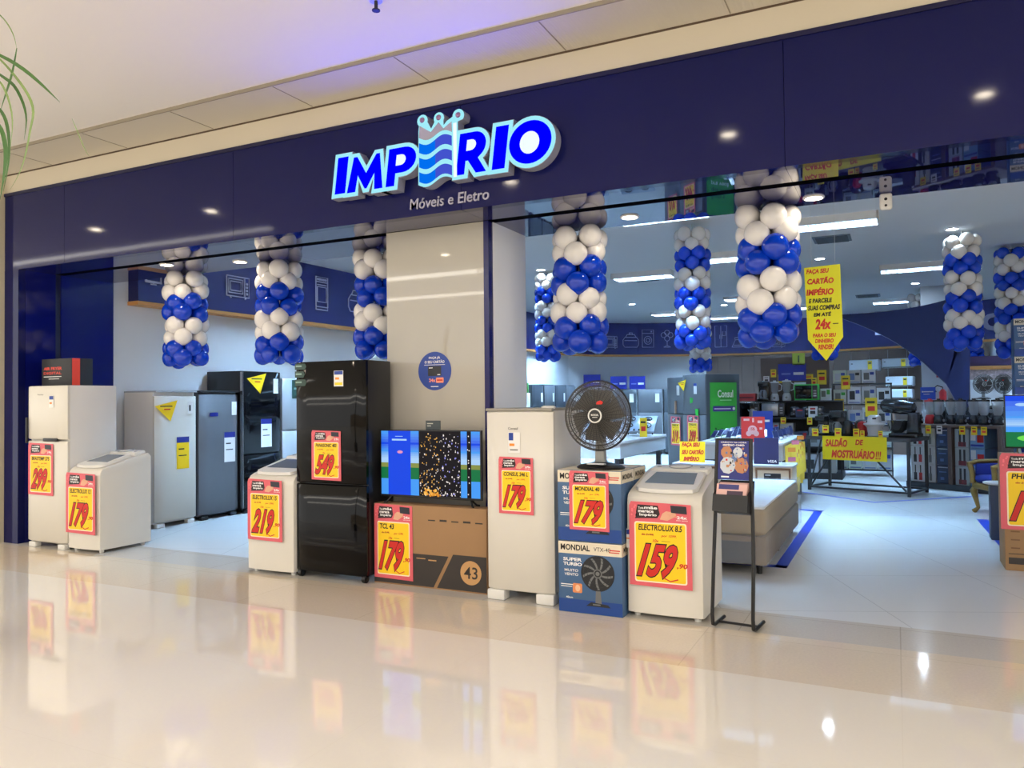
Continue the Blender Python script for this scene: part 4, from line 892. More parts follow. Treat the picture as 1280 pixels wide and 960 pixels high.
def wrap(b, hw, hd, z0, z1, mt, rn, amp):
    n = 26; pr = []
    per = []
    for i in range(n*4):
        s_, q = divmod(i, n); u = -1+2*q/n
        per.append(((u*hw, -hd), (hw, u*hd), (-u*hw, hd), (-hw, -u*hd))[s_])
    lv = [z0, z0+(z1-z0)*.25, z0+(z1-z0)*.5, z0+(z1-z0)*.75, z1]
    vs_ = []
    for z in lv:
        for (x, y) in per:
            k = amp*rn.uniform(.1, 1); vs_.append((x+math.copysign(k, x) if abs(abs(x)-hw) < 1e-6 else x+rn.uniform(-1, 1)*amp*.4, y+math.copysign(k, y) if abs(abs(y)-hd) < 1e-6 else y, z+rn.uniform(-.4, .4)*amp))
    N = n*4; fs = [(j*N+i, j*N+(i+1) % N, (j+1)*N+(i+1) % N, (j+1)*N+i) for j in range(4) for i in range(N)]
    b.add(vs_, fs, mt, None, True)
    g = 16; o = []; 
    for i in range(g+1):
        for j in range(g+1): o.append(((-1+2*i/g)*hw, (-1+2*j/g)*hd, z1+rn.uniform(0, 1)*amp))
    b.add(o, [(i*(g+1)+j, (i+1)*(g+1)+j, (i+1)*(g+1)+j+1, i*(g+1)+j+1) for i in range(g) for j in range(g)], mt, None, True)
film = M('plastic_film', (232, 238, 244), .10, alpha=.19)
b = MB(); wrap(b, W2+.012, D2+.012, .10, .625, film, random.Random(2), .022); b.build('plastic_wrap', t, sharp=180)
# --- cream service desk with two framed hatches
cream_desk = M('desk_cream', (222, 208, 186), .5); desk_top = M('desk_top', (196, 200, 208), .4)
t = thing('service_desk', 'cream service desk with brown framed hatches behind the wrapped bed', 'desk', (-1.88, 10.06, 0))
b = MB(); b.box(-.73, .73, 0, .5, 0, .735, cream_desk, .004); b.build('carcass', t)
b = MB(); b.box(-.745, .745, -.012, .51, .736, .765, desk_top, .004); b.build('desk_top', t)
for (x0, x1) in ((-.72, -.04), (.30, .715)):
    b = MB(); b.box(x0, x1, -.010, -.001, .705, .73, wood_brown); b.box(x0, x0+.022, -.010, -.001, .2, .705, wood_brown); b.box(x1-.022, x1, -.010, -.001, .2, .705, wood_brown); b.build('hatch_frame', t)
for xx in (-.36, .50):
    b = MB(); b.rrect(xx-.10, xx+.10, .57, .665, .006, -.006, M('hatch_black', (28, 28, 34), .3), depth=.005); b.rect(xx-.085, xx-.02, .635, .65, -.0066, steel_white); b.build('card_slot', t)
def board(name, label, cat, x, y, z, w, h, mt, rz=0.0, lean=0.0, th=.006, draw=None, part='printed_marks', pn='board', group=None):
    t = thing(name, label, cat, (x, y, z), rz, group)
    X = T(rx=-lean)
    b = MB(); b.box(-w/2, w/2, 0, th, 0, h, mt, 0, X); b.build(pn, t)
    if draw:
        b = MB(); draw(b, w, h, X); b.build(part, t)
    return t
def d_yellow(b, w, h, X):
    for k, (s_, x0, x1, z0) in enumerate((('FAÇA SEU', -.42, .30, .7), ('SEU CARTÃO', -.42, .45, .38), ('IMPÉRIO', -.34, .28, .06))):
        b.text(s_, x0*w, x1*w, z0*h, (z0+.25)*h, -.0012, red_ink, .06, shear=.2, X=X)
board('placard', 'yellow handwritten placard leaning on the left end of the cream service desk', 'sign', -2.40, 10.2, .766, .33, .27, yellow, 0, .12, draw=d_yellow, part='lettering')
def d_visa(b, w, h, X): b.text('VISA', .05*w, .42*w, .06*h, .16*h, -.0012, white_ink, .03, shear=.2, X=X)
board('placard', 'navy placard with small white lettering on the right end of the cream desk', 'sign', -1.47, 10.2, .766, .30, .33, M('placard_navy', (30, 34, 84), .4), 0, .08, draw=d_visa, part='lettering')
def d_heart(b, w, h, X):
    pk = M('heart_pink', (246, 200, 200), .5)
    b.disc((-.02*w, .48*h), .2*w, -.0012, pk, 20, X=X); b.disc((-.18*w, .34*h), .12*w, -.0012, pk, 14, X=X); b.disc((.14*w, .34*h), .12*w, -.0012, pk, 14, X=X); b.text('15%', -.12*w, .08*w, .46*h, .58*h, -.002, red_ink, .03, X=X)
    b.rect(.2*w, .4*w, .75*h, .85*h, -.0012, pk, X); b.rect(-.4*w, -.15*w, .84*h, .92*h, -.0012, pk, X); b.rect(-.03*w, .05*w, .78*h, .95*h, -.0012, pk, X); b.rect(.28*w, .4*w, .5*h, .58*h, -.0012, pk, X)
# --- phone table
t = thing('phone_table', 'white display table covered with phones behind the cream service desk', 'table', (-2.0, 12.55, 0))
b = MB(); b.box(-.60, .60, -1.22, 1.22, .93, .97, M('table_white', (226, 228, 232), .3), .006); b.build('tabletop', t)
b = MB(); b.box(-.585, .585, -1.2, 1.2, .72, .93, M('table_skirt', (206, 206, 206), .45)); b.build('skirt', t)
for sx in (-1, 1):
    for yy in (-.6, 1.1): b = MB(); b.box(sx*.54-.04, sx*.54+.04, yy-.04, yy+.04, 0, .72, black_metal); b.build('leg', t)
board('placard', 'red placard with a pale heart-shaped picture standing on the phone table', 'sign', -1.82, 11.42, .971, .32, .36, M('placard_red', (214, 52, 48), .4), 0, .05, draw=d_heart)
def d_bars(b, w, h, X):
    b.rect(-.3*w, .35*w, .6*h, .68*h, -.0012, white_ink, X); b.disc((-.36*w, .64*h), .06*w, -.0012, white_ink, 10, X=X); b.rect(-.3*w, .1*w, .42*h, .46*h, -.0012, white_ink, X)
board('placard', 'small blue placard standing on the phone table behind the red placard', 'sign', -1.86, 12.6, .971, .30, .42, M('placard_blue', (34, 70, 170), .4), 0, .05, draw=d_bars)
phone_glass = M('phone_glass', (30, 36, 70), .08); phone_case = M('phone_case', (120, 124, 134), .3, metal=.6)
k = 0
for row, yy in enumerate((11.75, 12.2, 12.65, 13.1, 13.5)):
    for c in range(5):
        x = -2.45+.225*c
        if abs(x+1.85) < .25 and row in (0, 1, 2) and c in (2,): continue
        k += 1
        q = thing('phone', 'slim dark phone propped on a tilted silver holder on the white phone table', 'phone', (x, yy, .9705), .15*(c-2), 'phones propped on the phone table')
        X = T(0, 0, .055, rx=-.95)
        b = MB(); b.box(-.04, .04, -.006, .004, -.02, .145, phone_case, .003, X); b.build('case', q)
        b = MB(); b.box(-.036, .036, -.008, -.0065, -.012, .138, phone_glass, 0, X); b.build('screen', q)
        b = MB(); b.tube([(0, .09, .10), (0, .06, .0), ], .008, steel_white, 6); b.box(-.035, .035, -.01, .1, 0, .006, steel_white); b.build('holder', q)
# long yellow sleeves of price sheets hanging at the table's right side
for k in range(6):
    y = 11.42+.22*k; q = thing('price_sheet_strip', 'long yellow strip of price sheets hanging from the right side of the phone table', 'price sheets', (-1.315, y, .0), -1.0, 'yellow strips hanging from the phone table')
    rn = random.Random(k); b = MB(); z0 = .22+.16*rn.random()+.03*k
    pts = [(-.004, .93), (.008, .75), (.02+.012*rn.random(), .5), (.012, z0)]
    vs_ = []
    for (xx, zz) in pts: vs_ += [(xx, -.085, zz), (xx+.012, 0, zz), (xx, .085, zz)]
    vs_ += [(v[0]-.006, v[1], v[2]) for v in vs_]
    fs = [(3*i+j, 3*i+j+1, 3*i+j+4, 3*i+j+3) for i in range(3) for j in range(2)]; n0 = len(pts)*3
    fs += [(n0+3*i+j+1, n0+3*i+j, n0+3*i+j+3, n0+3*i+j+4) for i in range(3) for j in range(2)] + [(0,1,n0+1,n0), (1,2,n0+2,n0+1), (9,n0+9,n0+10,10), (10,n0+10,n0+11,11)]
    b.add(vs_, fs, M('sheet_yellow', (236, 208, 76), .5, noise=.1)); b.build('sheet', q)
    b = MB()
    for j in range(4):
        zz = z0+.1+.13*j
        b.add([(.034, -.06, zz), (.038, .05, zz), (.038, .05, zz+.06), (.034, -.06, zz+.06)], [(0,1,2,3)], rn.choice((red_ink, M('sheet_pink', (214, 120, 150), .5), M('sheet_orange', (230, 150, 60), .5))))
    b.build('printed_marks', q)
# --- white table with cooktops at left
t = thing('cooktop_table', 'long white display table behind the desk fan and white freezer', 'table', (-4.75, 11.9, 0))
b = MB(); b.box(-1.25, 1.25, -1.3, 1.15, .955, 1.0, M('table_white'), .006); b.build('tabletop', t)
b = MB(); b.box(-1.235, 1.235, -1.28, 1.13, .75, .955, M('table_skirt2', (214, 220, 226), .5)); b.build('skirt', t)
for sx in (-1.15, -.3, .5, 1.15):
    for yy in (-1.15, 1.0): b = MB(); b.box(sx-.035, sx+.035, yy-.035, yy+.035, 0, .75, black_metal); b.build('leg', t)
def cooktop(x, y, z, rz, label):
    t = thing('cooktop', label, 'cooktop', (x, y, z), rz)
    X = T(0, 0, .16, rx=.5)
    b = MB(); b.box(-.28, .28, -.25, .25, 0, .03, M('hob_glass', (160, 176, 192), .1), .01, X); b.build('hob', t)
    for px, py, r in ((-.14, .11, .07), (.14, .11, .06), (-.14, -.1, .06), (.14, -.1, .08)):
        b = MB(); b.ring((px, py, .05), r, .009, black, 16, 5, X, 'z'); b.lathe([(.03, .03), (.035, .04), (.02, .05)], black, 12, X @ T(px, py, 0)); b.build('burner', t)
    b = MB(); b.tube([(-.2, .1, 0), (-.2, .15, .2)], .012, black, 6); b.build('support', t)
    b = MB(); b.tube([(.2, .1, 0), (.2, .15, .2)], .012, black, 6); b.build('support', t)
    for k in range(4): b = MB(); b.lathe([(.016, .03), (.014, .05)], black, 10, X @ T(-.12+.08*k, -.215, 0)); b.build('knob', t)
for x, y, lab in ((-3.78, 12.4, 'glass cooktop tilted on the far right corner of the long white table'), (-4.55, 12.3, 'glass cooktop tilted on the middle of the long white table'), (-5.35, 12.2, 'glass cooktop tilted on the left part of the long white table')):
    cooktop(x, y, 1.013, .1, lab)
def price_tag(x, y, z, w, h, label, mt=None, rz=0.0, group=None):
    t = thing('price_tag', label, 'price tag', (x, y, z), rz, group)
    b = MB(); b.box(-w/2, w/2, -.003, 0, 0, h, mt or M('tag_yellow', (240, 208, 40), .5)); b.build('card', t)
    b = MB(); b.rect(-w*.3, w*.3, h*.3, h*.55, -.0036, red_ink if mt is None else black_ink); b.rect(-w*.35, w*.3, h*.72, h*.82, -.0036, black_ink); b.build('printed_marks', t)
    return t
p = at(804, 521, 11.95); q = price_tag(p.x, p.y, 1.001, .12, .30, 'yellow price tag standing by the cooktop right of the desk fan')
# --- pair of grey fridges turned to the left, with price posters and a green banner
RF = math.radians(-42)
def loc(base, rz, x, y): return (base[0]+x*math.cos(rz)-y*math.sin(rz), base[1]+x*math.sin(rz)+y*math.cos(rz))
c0 = (-3.17, 14.5)
ctr = loc(c0, RF, -.36, 0)
f = fridge('grey two-door fridge with a green banner on its side, right one of the pair', ctr[0], ctr[1], RF, .72, .80, 2.05, [(.07, 1.28), (1.295, 2.045)], grey_dark, grey_steel)
tri_tag(f, -.30, 1.86, .16, -.02); b = MB(); b.rect(.06, .16, 1.68, 1.88, -.021, paper); b.rect(.06, .16, 1.83, 1.88, -.022, blue_ink); b.build('energy_label', f)
b = MB(); b.prism([(-.06, 1.5), (.02, 1.52), (.04, 1.6), (-.06, 1.62)], -.022, -.02, M('sticker_bright_green', (50, 170, 60), .4)); b.prism([(.12, 1.2), (.2, 1.2), (.2, 1.4), (.1, 1.4)], -.022, -.02, M('sticker_bright_green')); b.build('feature_stickers', f)
pp = loc(c0, RF, -.50, -.035); poster(pp[0], pp[1], .70, .36, .58, 'CONSUL 410', '399', 'price poster on the right one of the two grey fridges beside the green banner', rz=RF)
c1 = loc(c0, RF, -.92, .25); ctr1 = loc(c1, RF, -.36, 0)
f = fridge('grey two-door fridge standing left of the fridge with the green banner', ctr1[0], ctr1[1], RF, .72, .80, 2.03, [(.07, 1.28), (1.295, 2.025)], grey_dark, grey_steel)
b = MB(); b.rect(.04, .14, 1.66, 1.86, -.021, paper); b.build('energy_label', f); b = MB(); b.box(.0, .03, -.05, -.02, 1.30, 1.55, M('handle_tan', (190, 150, 120), .4)); b.build('handle', f)
pp = loc(c1, RF, -.52, -.035); poster(pp[0], pp[1], .66, .34, .58, 'CONSUL 340', '319', 'price poster on the left one of the two grey fridges behind the white table', rz=RF)
RS = RF+PI/2
bp_ = loc(c0, RF, .006, .12)
green = M('banner_green', (58, 158, 50), .45)
t = thing('banner', 'tall green banner with white lettering on the side of a grey fridge', 'banner', (bp_[0], bp_[1], .55), RS)
b = MB(); b.box(0, .60, -.006, 0, 0, 1.34, green); b.build('banner_sheet', t)
b = MB(); b.text('Consul', .17, .52, 1.06, 1.2, -.0066, white_ink, .03); b.rect(.22, .48, 1.0, 1.02, -.0066, M('banner_pale', (170, 220, 160), .5)); b.rrect(.06, .56, .80, .90, .01, -.0066, M('banner_purple', (70, 40, 130), .5)); b.disc((.53, .85), .03, -.0072, white_ink, 12); b.rect(.09, .46, .84, .86, -.0072, white_ink)
dg = M('banner_dark', (20, 60, 20), .5); b.text('Bonita e', .10, .40, .40, .50, -.0066, dg, .02); b.text('que feita', .10, .48, .27, .37, -.0066, dg, .02); b.text('pra você', .10, .50, .14, .24, -.0066, white_ink, .02); b.build('lettering', t)
# --- row of dark fridges along the left wall and the back wall
k = 0
for y in (16.4, 17.15):
    f = fridge('small white fridge in the far left row, %s one from the front' % ('first' if k == 0 else 'second'), -8.2, y+.3, RZ, .64, .55, 1.78, [(.07, 1.2), (1.212, 1.775)], white_side, white, bow=.01); k += 1
board('sign_board', 'green sign board lying along the tops of the far white fridges', 'sign', -8.25, 17.1, 1.785, 1.3, .24, M('sign_green', (74, 130, 60), .5), RZ, 0, draw=lambda b, w, h, X: b.rect(-.3*w, .4*w, .4*h, .6*h, -.0012, M('banner_pale')), part='printed_marks')
for i in range(4):
    f = fridge('dark grey fridge in the row along the far left wall, %s one from the front' % ORD[i], -8.2, 18.25+.76*i, RZ, .70, .55, 1.98+.03*(i % 2), [(.07, 1.25), (1.265, 1.975)], grey_dark, grey_steel if i % 2 else grey_dark, bow=.01)
    b = MB(); b.rect(.12, .22, 1.55, 1.78, -.012, paper); b.build('energy_label', f)
for i, (px, rz) in enumerate(((737, .5), (762, .35), (787, .25), (806, .2))):
    rz = .33; p = Vector((-7.72+.73*i*math.cos(.33), 21.45+.73*i*math.sin(.33), 0))
    f = fridge('dark grey fridge in the row along the far back wall, %s one from the left' % ORD[i], p.x, p.y, rz, .68, .6, 1.88, [(.07, 1.2), (1.215, 1.875)], grey_dark, grey_steel if i % 2 == 0 else grey_dark, bow=.01)
    b = MB(); b.rect(.14, .26, 1.5, 1.75, -.012, paper); b.build('energy_label', f)
sb = M('sign_board_blue', (26, 40, 150), .45)
def d_dash(b, w, h, X):
    b.rect(-.38*w, -.05*w, .36*h, .46*h, -.0012, M('sign_dash', (120, 130, 200), .5), X); b.rect(.05*w, .42*w, .34*h, .5*h, -.0012, white_ink, X)
for i, (px0, px1, py0, py1) in enumerate(((730, 750, 468, 482), (763.5, 783, 470, 484), (787, 806, 470, 484))):
    a, c = at(px0, py1, 22.2), at(px1, py0, 22.2)
    board('sign_board', 'blue sign board above the far row of dark fridges, %s from the left' % ORD[i], 'sign', (a.x+c.x)/2, 22.2, a.z-.06, c.x-a.x, c.z-a.z+.06, sb, .2, 0, draw=d_dash)
# --- yellow arrow-shaped poster hanging from the ceiling
Yp = 7.6; P0 = at(1029, 335, Yp)
t = thing('arrow_poster', 'long yellow arrow-shaped poster with red and black handwriting hanging from the ceiling', 'poster', (P0.x, Yp, 0))
q = lambda px, py: (at(px, py, Yp).x-P0.x, at(px, py, Yp).z)
b = MB(); b.prism([q(1010, 425), q(1033, 451), q(1054, 421), q(1050, 330), q(1005, 335)], 0, .003, acid); b.build('sheet', t)
b = MB(); 
for s_, x0, x1, y0, y1, mt in (('FAÇA SEU', 1008, 1036, 344, 335, red_ink), ('CARTÃO', 1009, 1042, 356, 345, red_ink), ('IMPÉRIO', 1008, 1042, 370, 358, red_ink), ('E PARCELE', 1011, 1040, 379.5, 372, black_ink), ('SUAS COMPRAS', 1010, 1050, 388.5, 380, black_ink), ('EM ATÉ', 1017, 1039, 396, 389, black_ink), ('24x', 1019, 1039, 412, 398, red_ink), ('PARA O SEU', 1016, 1045, 422, 416, red_ink), ('DINHEIRO', 1019, 1042, 429, 423, red_ink), ('RENDER!', 1023, 1042, 437, 430, red_ink)):
    a, c = q(x0, y0), q(x1, y1)
    b.text(s_, a[0], c[0], a[1], c[1], -.0015, mt, .045, shear=.15)
a, c = q(1041, 405), q(1048, 403.6); b.rect(a[0], c[0], a[1], c[1], -.0015, black_ink); b.build('lettering', t)
b = MB(); b.tube([(-.1, .001, 2.79), (-.1, .001, 3.95)], .0015, whitepl, 4); b.build('hanging_line', t)
b = MB(); b.tube([(.1, .001, 2.79), (.1, .001, 3.95)], .0015, whitepl, 4); b.build('hanging_line', t)
# --- black display table with the clearance banner
RT = math.radians(-19)
A = gp(1010, 612); 
t = thing('display_table', 'black steel display table with braced legs carrying the yellow clearance banner', 'table', (A.x, A.y, 0), RT)
TL, TD, TH = 1.66, .88, .93
b = MB(); b.box(-.02, TL+.02, -.02, TD+.02, TH-.06, TH, M('table_dark_top', (46, 42, 44), .5, noise=.15), .004); b.build('tabletop', t)
for x in (.02, TL-.02):
    for y in (.02, TD-.02): b = MB(); b.box(x-.022, x+.022, y-.022, y+.022, 0, TH-.06, black_metal); b.build('leg', t)
for (x0, x1, y0, y1) in ((.042, TL-.042, 0, .04), (.042, TL-.042, TD-.04, TD), (0, .04, .042, TD-.042), (TL-.04, TL, .042, TD-.042)):
    b = MB(); b.box(x0, x1, y0, y1, .045, .075, black_metal); b.build('rail', t)
for pts in (((.05, .02, .08), (.55, .02, TH-.07)), ((TL-.06, .02, .08), (TL*.52, .02, TH-.07)), ((.02, .05, .08), (.02, TD*.6, TH-.07))):
    b = MB(); b.tube(pts, .016, black_metal, 6); b.build('brace', t)
bl = loc((A.x, A.y), RT, .28, -.024)
t = thing('clearance_banner', 'yellow banner with red handwriting hanging on the front of the black display table', 'banner', (bl[0], bl[1], .54), RT)
b = MB(); b.box(0, 1.05, -.003, 0, 0, .40, M('banner_yellow', (240, 214, 14), .5)); b.build('banner_sheet', t)
b = MB(); b.text('SALDÃO', .05, .42, .22, .37, -.004, red_ink, .045, shear=.2); b.text('DE', .55, .68, .26, .35, -.004, red_ink, .045, shear=.2); b.text('MOSTRUÁRIO', .15, .86, .035, .2, -.004, red_ink, .045, shear=.2); b.text('!!!', .87, .96, .035, .17, -.004, red_ink, .03, shear=.2); b.build('lettering', t)
# --- small appliances
rnd = random.Random(21)
blk2 = M('appliance_black', (24, 25, 28), .25); slv = M('appliance_silver', (176, 180, 186), .25, metal=.5); wht2 = M('appliance_white', (224, 230, 236), .35); redp = M('appliance_red', (170, 24, 28), .3)
jar_m = M('jar_clear', (206, 214, 226), .06, alpha=.38)
def blender_(x, y, z, label, body=None, rz=0.0, s=1.0, group=None):
    t = thing('blender', label, 'blender', (x, y, z), rz, group); body = body or blk2
    b = MB(); b.lathe([(.075*s, 0), (.085*s, .02*s), (.075*s, .11*s), (.055*s, .15*s)], body, 14); b.build('base', t)
    b = MB(); b.lathe([(.05*s, .152*s), (.07*s, .2*s), (.085*s, .37*s)], jar_m, 14, caps=False); b.build('jar', t)
    b = MB(); b.lathe([(.088*s, .37*s), (.086*s, .395*s), (.03*s, .40*s), (.03*s, .42*s)], body, 14); b.build('lid', t)
    b = MB(); b.tube([(.075*s, 0, .2*s), (.13*s, 0, .22*s), (.14*s, 0, .32*s), (.085*s, 0, .35*s)], .011*s, jar_m if body is not wht2 else wht2, 6); b.build('handle', t)
    b = MB(); b.lathe([(.025*s, 0), (.022*s, .012*s)], slv, 10, T(0, -.078*s, .06*s, rx=PI/2)); b.build('knob', t)
def air_fryer(x, y, z, label, body=None, rz=0.0, s=1.0):
    t = thing('air_fryer', label, 'air fryer', (x, y, z), rz); body = body or blk2
    b = MB(); b.lathe([(.12*s, 0), (.15*s, .02*s), (.155*s, .2*s), (.13*s, .3*s), (.07*s, .335*s)], body, 18); b.build('body', t)
    b = MB(); b.box(-.10*s, .10*s, -.165*s, -.10*s, .04*s, .16*s, body, .02*s); dr = b.build('basket', t)
    b = MB(); b.box(-.025*s, .025*s, -.24*s, -.16*s, .09*s, .125*s, slv, .008); b.build('handle', dr)
    b = MB(); b.disc((0, .24*s), .035*s, -.153*s, slv, 14, depth=.008); b.build('dial', t)
def coffee_maker(x, y, z, label, rz=0.0, s=1.0, body=None):
    t = thing('coffee_maker', label, 'coffee maker', (x, y, z), rz); body = body or blk2
    b = MB(); b.box(-.09*s, .09*s, -.12*s, .10*s, 0, .04*s, body, .01); b.box(-.085*s, .085*s, .02*s, .10*s, .04*s, .33*s, body, .01); b.box(-.085*s, .085*s, -.11*s, .10*s, .25*s, .34*s, body, .015); b.build('body', t)
    b = MB(); b.lathe([(.06*s, .045*s), (.07*s, .07*s), (.068*s, .14*s), (.045*s, .19*s)], jar_m, 14, T(0, -.05*s, 0), caps=False); jg = b.build('jug', t)
    b = MB(); b.tube([(0, -.115*s, .17*s), (0, -.15*s, .15*s), (0, -.15*s, .09*s), (0, -.115*s, .07*s)], .009*s, body, 6); b.build('handle', jg)
def mixer(x, y, z, label, rz=0.0, s=1.0):
    t = thing('stand_mixer', label, 'mixer', (x, y, z), rz)
    b = MB(); b.box(-.11*s, .22*s, -.11*s, .11*s, 0, .05*s, blk2, .015); b.prism([(.08*s, .05*s), (.22*s, .05*s), (.2*s, .30*s), (.1*s, .30*s)], -.06*s, .06*s, blk2, bev=.015); b.build('stand', t)
    b = MB(); b.lathe([(.05*s, -.24*s), (.085*s, -.2*s), (.09*s, .0), (.075*s, .13*s), (.03*s, .16*s)], M('mixer_gloss', (18, 18, 20), .1), 18, T(.02*s, 0, .36*s, ry=PI/2+.12)); b.build('motor_head', t)
    b = MB(); b.lathe([(.05*s, .052*s), (.10*s, .09*s), (.125*s, .2*s), (.13*s, .205*s)], chrome, 20, T(-.03*s, 0, 0)); b.build('bowl', t)
    b = MB(); b.tube([(-.08*s, 0, .30*s), (-.07*s, 0, .2*s)], .018*s, slv, 8); b.build('beater', t)
def cooker(x, y, z, label, s=1.0):
    t = thing('multicooker', label, 'cooker', (x, y, z))
    b = MB(); b.lathe([(.09*s, 0), (.11*s, .02*s), (.10*s, .03*s), (.115*s, .15*s), (.15*s, .19*s), (.17*s, .2*s)], wht2, 22); b.build('pot', t)
    b = MB(); b.lathe([(.172*s, .201*s), (.165*s, .225*s), (.11*s, .235*s), (.10*s, .34*s), (.06*s, .36*s)], wht2, 22); b.build('lid', t)
    b = MB(); b.box(-.03*s, .03*s, -.112*s, -.09*s, .29*s, .315*s, pr_dark, .005); b.build('handle', t)
def oven(x, y, z, w, d, h, label, body, rz=0.0, face=None):
    t = thing('microwave_oven', label, 'microwave', (x, y, z), rz)
    b = MB(); b.box(-w/2, w/2, 0, d, .01, h, body, .01); b.build('cabinet', t)
    b = MB(); b.box(-w/2+.02, w*.22, -.012, 0, .035, h-.025, face or black_glass, .004); b.build('door', t)
    b = MB(); b.box(w*.25, w/2-.02, -.008, 0, .035, h-.025, pr_dark); 
    for k in range(3): b.rect(w*.29, w/2-.04, h*.25+.05*k, h*.25+.05*k+.025, -.0086, slv)
    b.build('control_panel', t)
def kettle(x, y, z, label, body, rz=0.0, s=1.0):
    t = thing('kettle', label, 'kettle', (x, y, z), rz)
    b = MB(); b.lathe([(.08*s, 0), (.085*s, .02*s), (.07*s, .16*s), (.055*s, .21*s), (.02*s, .225*s)], body, 16); b.build('body', t)
    b = MB(); b.tube([(.05*s, 0, .2*s), (.12*s, 0, .19*s), (.13*s, 0, .08*s), (.08*s, 0, .04*s)], .012*s, blk2, 6); b.build('handle', t)
    b = MB(); b.tube([(-.06*s, 0, .15*s), (-.11*s, 0, .2*s)], [.02*s, .01*s], body, 8); b.build('spout', t)
def carton(x, y, z, w, d, h, label, mt, rz=0.0, marks=(), group=None, pic=None):
    t = thing('product_carton', label, 'box', (x, y, z), rz, group)
    b = MB(); b.box(-w/2, w/2, 0, d, .001, h-.002, mt, .003, seg=1); b.build('carton_body', t)
    if marks:
        b = MB()
        for (x0, x1, z0, z1, m_) in marks: b.rect(-w/2+x0*w, -w/2+x1*w, z0*h, z1*h, -.001, m_)
        b.build('printed_marks', t)
    return t
on = lambda u, v: loc((A.x, A.y), RT, u, v)
z0 = TH+.001
for u, v, fn in ((.14, .3, lambda x, y: coffee_maker(x, y, z0, 'black coffee maker on the left end of the clearance table', RT)),
                 (.36, .45, lambda x, y: coffee_maker(x, y, z0, 'taller black coffee maker on the clearance table beside the left one', RT, 1.25)),
                 (.58, .3, lambda x, y: kettle(x, y, z0, 'dark kettle near the middle of the clearance table', blk2, RT, 1.2)),
                 (.76, .45, lambda x, y: kettle(x, y, z0, 'dark red kettle left of the white cooker on the clearance table', redp, RT, 1.1)),
                 (.66, .72, lambda x, y: air_fryer(x, y, z0, 'black air fryer at the rear of the clearance table', None, RT, .8)),
                 (1.03, .28, lambda x, y: cooker(x, y, z0, 'white multicooker with a lid on the clearance table', 1.0)),
                 (1.42, .35, lambda x, y: mixer(x, y, z0, 'black stand mixer with a steel bowl at the right end of the clearance table', RT, 1.35)),
                 (.14, .70, lambda x, y: coffee_maker(x, y, z0, 'black coffee maker at the rear left of the clearance table', RT, 1.1))):
    x, y = on(u, v); fn(x, y)
for i, (u, v, w, h, zz, lab) in enumerate(((.16, -.03, .11, .13, .93, 'left end'), (.34, -.03, .11, .13, .99, 'second coffee maker'), (.55, -.03, .11, .14, .935, 'kettle'), (.80, .1, .10, .13, .935, 'red kettle'), (.90, .1, .07, .1, .935, 'left foot of the white cooker'), (1.19, .1, .07, .1, .935, 'right foot of the white cooker'))):
    x, y = on(u, v); price_tag(x, y, zz, w, h, 'yellow price tag on the clearance table by the %s' % lab, rz=RT)
# gondola behind, two steps high
gm = M('gondola_black', (24, 24, 28), .5)
t = thing('display_gondola', 'black stepped display gondola behind the phone table, full of small appliances', 'display shelf', (-1.72, 16.3, 0))
b = MB(); b.box(-.95, .78, 0, .9, 1.17, 1.2, gm, .004); b.build('lower_shelf', t)
b = MB(); b.box(-.95, .78, .45, .9, 1.50, 1.53, gm, .004); b.build('upper_shelf', t)
b = MB(); b.box(-.93, .76, .86, .9, 0, 1.5, gm); b.build('back_panel', t)
b = MB(); b.box(-.95, .78, 0, .9, .0, .12, gm, .004); b.build('plinth', t)
b = MB(); b.box(-.95, .78, .05, .86, .60, .63, gm); b.build('lower_shelf', t)
for x in (-.94, .75): b = MB(); b.box(x, x+.02, .0, .05, .12, 1.17, gm); b.build('upright', t)
zl, zu = 1.201, 1.531
def gx(px, py, Y): return at(px, py, Y).x
oven(gx(936, 512, 16.4), 16.4, zl, .42, .3, .30, 'black microwave at the left end of the stepped gondola', blk2)
oven(gx(966, 512, 16.4), 16.4, zl, .46, .3, .30, 'black oven with a pale curved door beside the left microwave on the gondola', blk2, face=slv)
air_fryer(gx(993, 512, 16.5), 16.55, zl, 'black air fryer on the lower step of the gondola, left one', None, 0, .66)
air_fryer(gx(1009, 512, 16.5), 16.55, zl, 'black air fryer on the lower step of the gondola, middle one', None, 0, .66)
air_fryer(gx(1025, 512, 16.5), 16.55, zl, 'black air fryer on the lower step of the gondola, right one', None, 0, .66)
carton(gx(931, 490, 16.8), 16.82, zu, .42, .25, .16, 'red carton on the upper step of the gondola', M('carton_red', (170, 44, 40), .5), marks=((.1, .9, .35, .55, M('carton_red_dark', (90, 20, 24), .5)),))
coffee_maker(gx(954, 490, 16.9), 16.95, zu, 'black coffee machine on the upper step of the gondola', 0, 1.2)
blender_(gx(968, 490, 16.9), 16.95, zu, 'white blender on the upper step of the gondola, left one', wht2, 0, 1.0)
blender_(gx(983, 490, 16.9), 16.95, zu, 'white blender on the upper step of the gondola, right one', wht2, 0, 1.05)
carton(gx(1000, 490, 17.1), 17.085, zu, .22, .10, .38, 'white carton behind the two white blenders on the gondola', wht2, marks=((.1, .4, .5, .8, pr_grey),))
oven(gx(1008, 490, 16.8), 16.77, zu, .46, .28, .33, 'dark microwave with a green front coloured as a glow on the upper step of the gondola', M('green_glow_tint', (60, 190, 70), .4))  # green glow put into the cabinet colour, nothing emits here
kettle(gx(942, 505, 16.5), 16.32, zl, 'small silver kettle at the front left of the gondola', slv, 0, .8)
t = thing('display_backdrop', 'dark brown display backdrop standing behind the stepped gondola', 'backdrop', (-1.85, 17.45, 0))
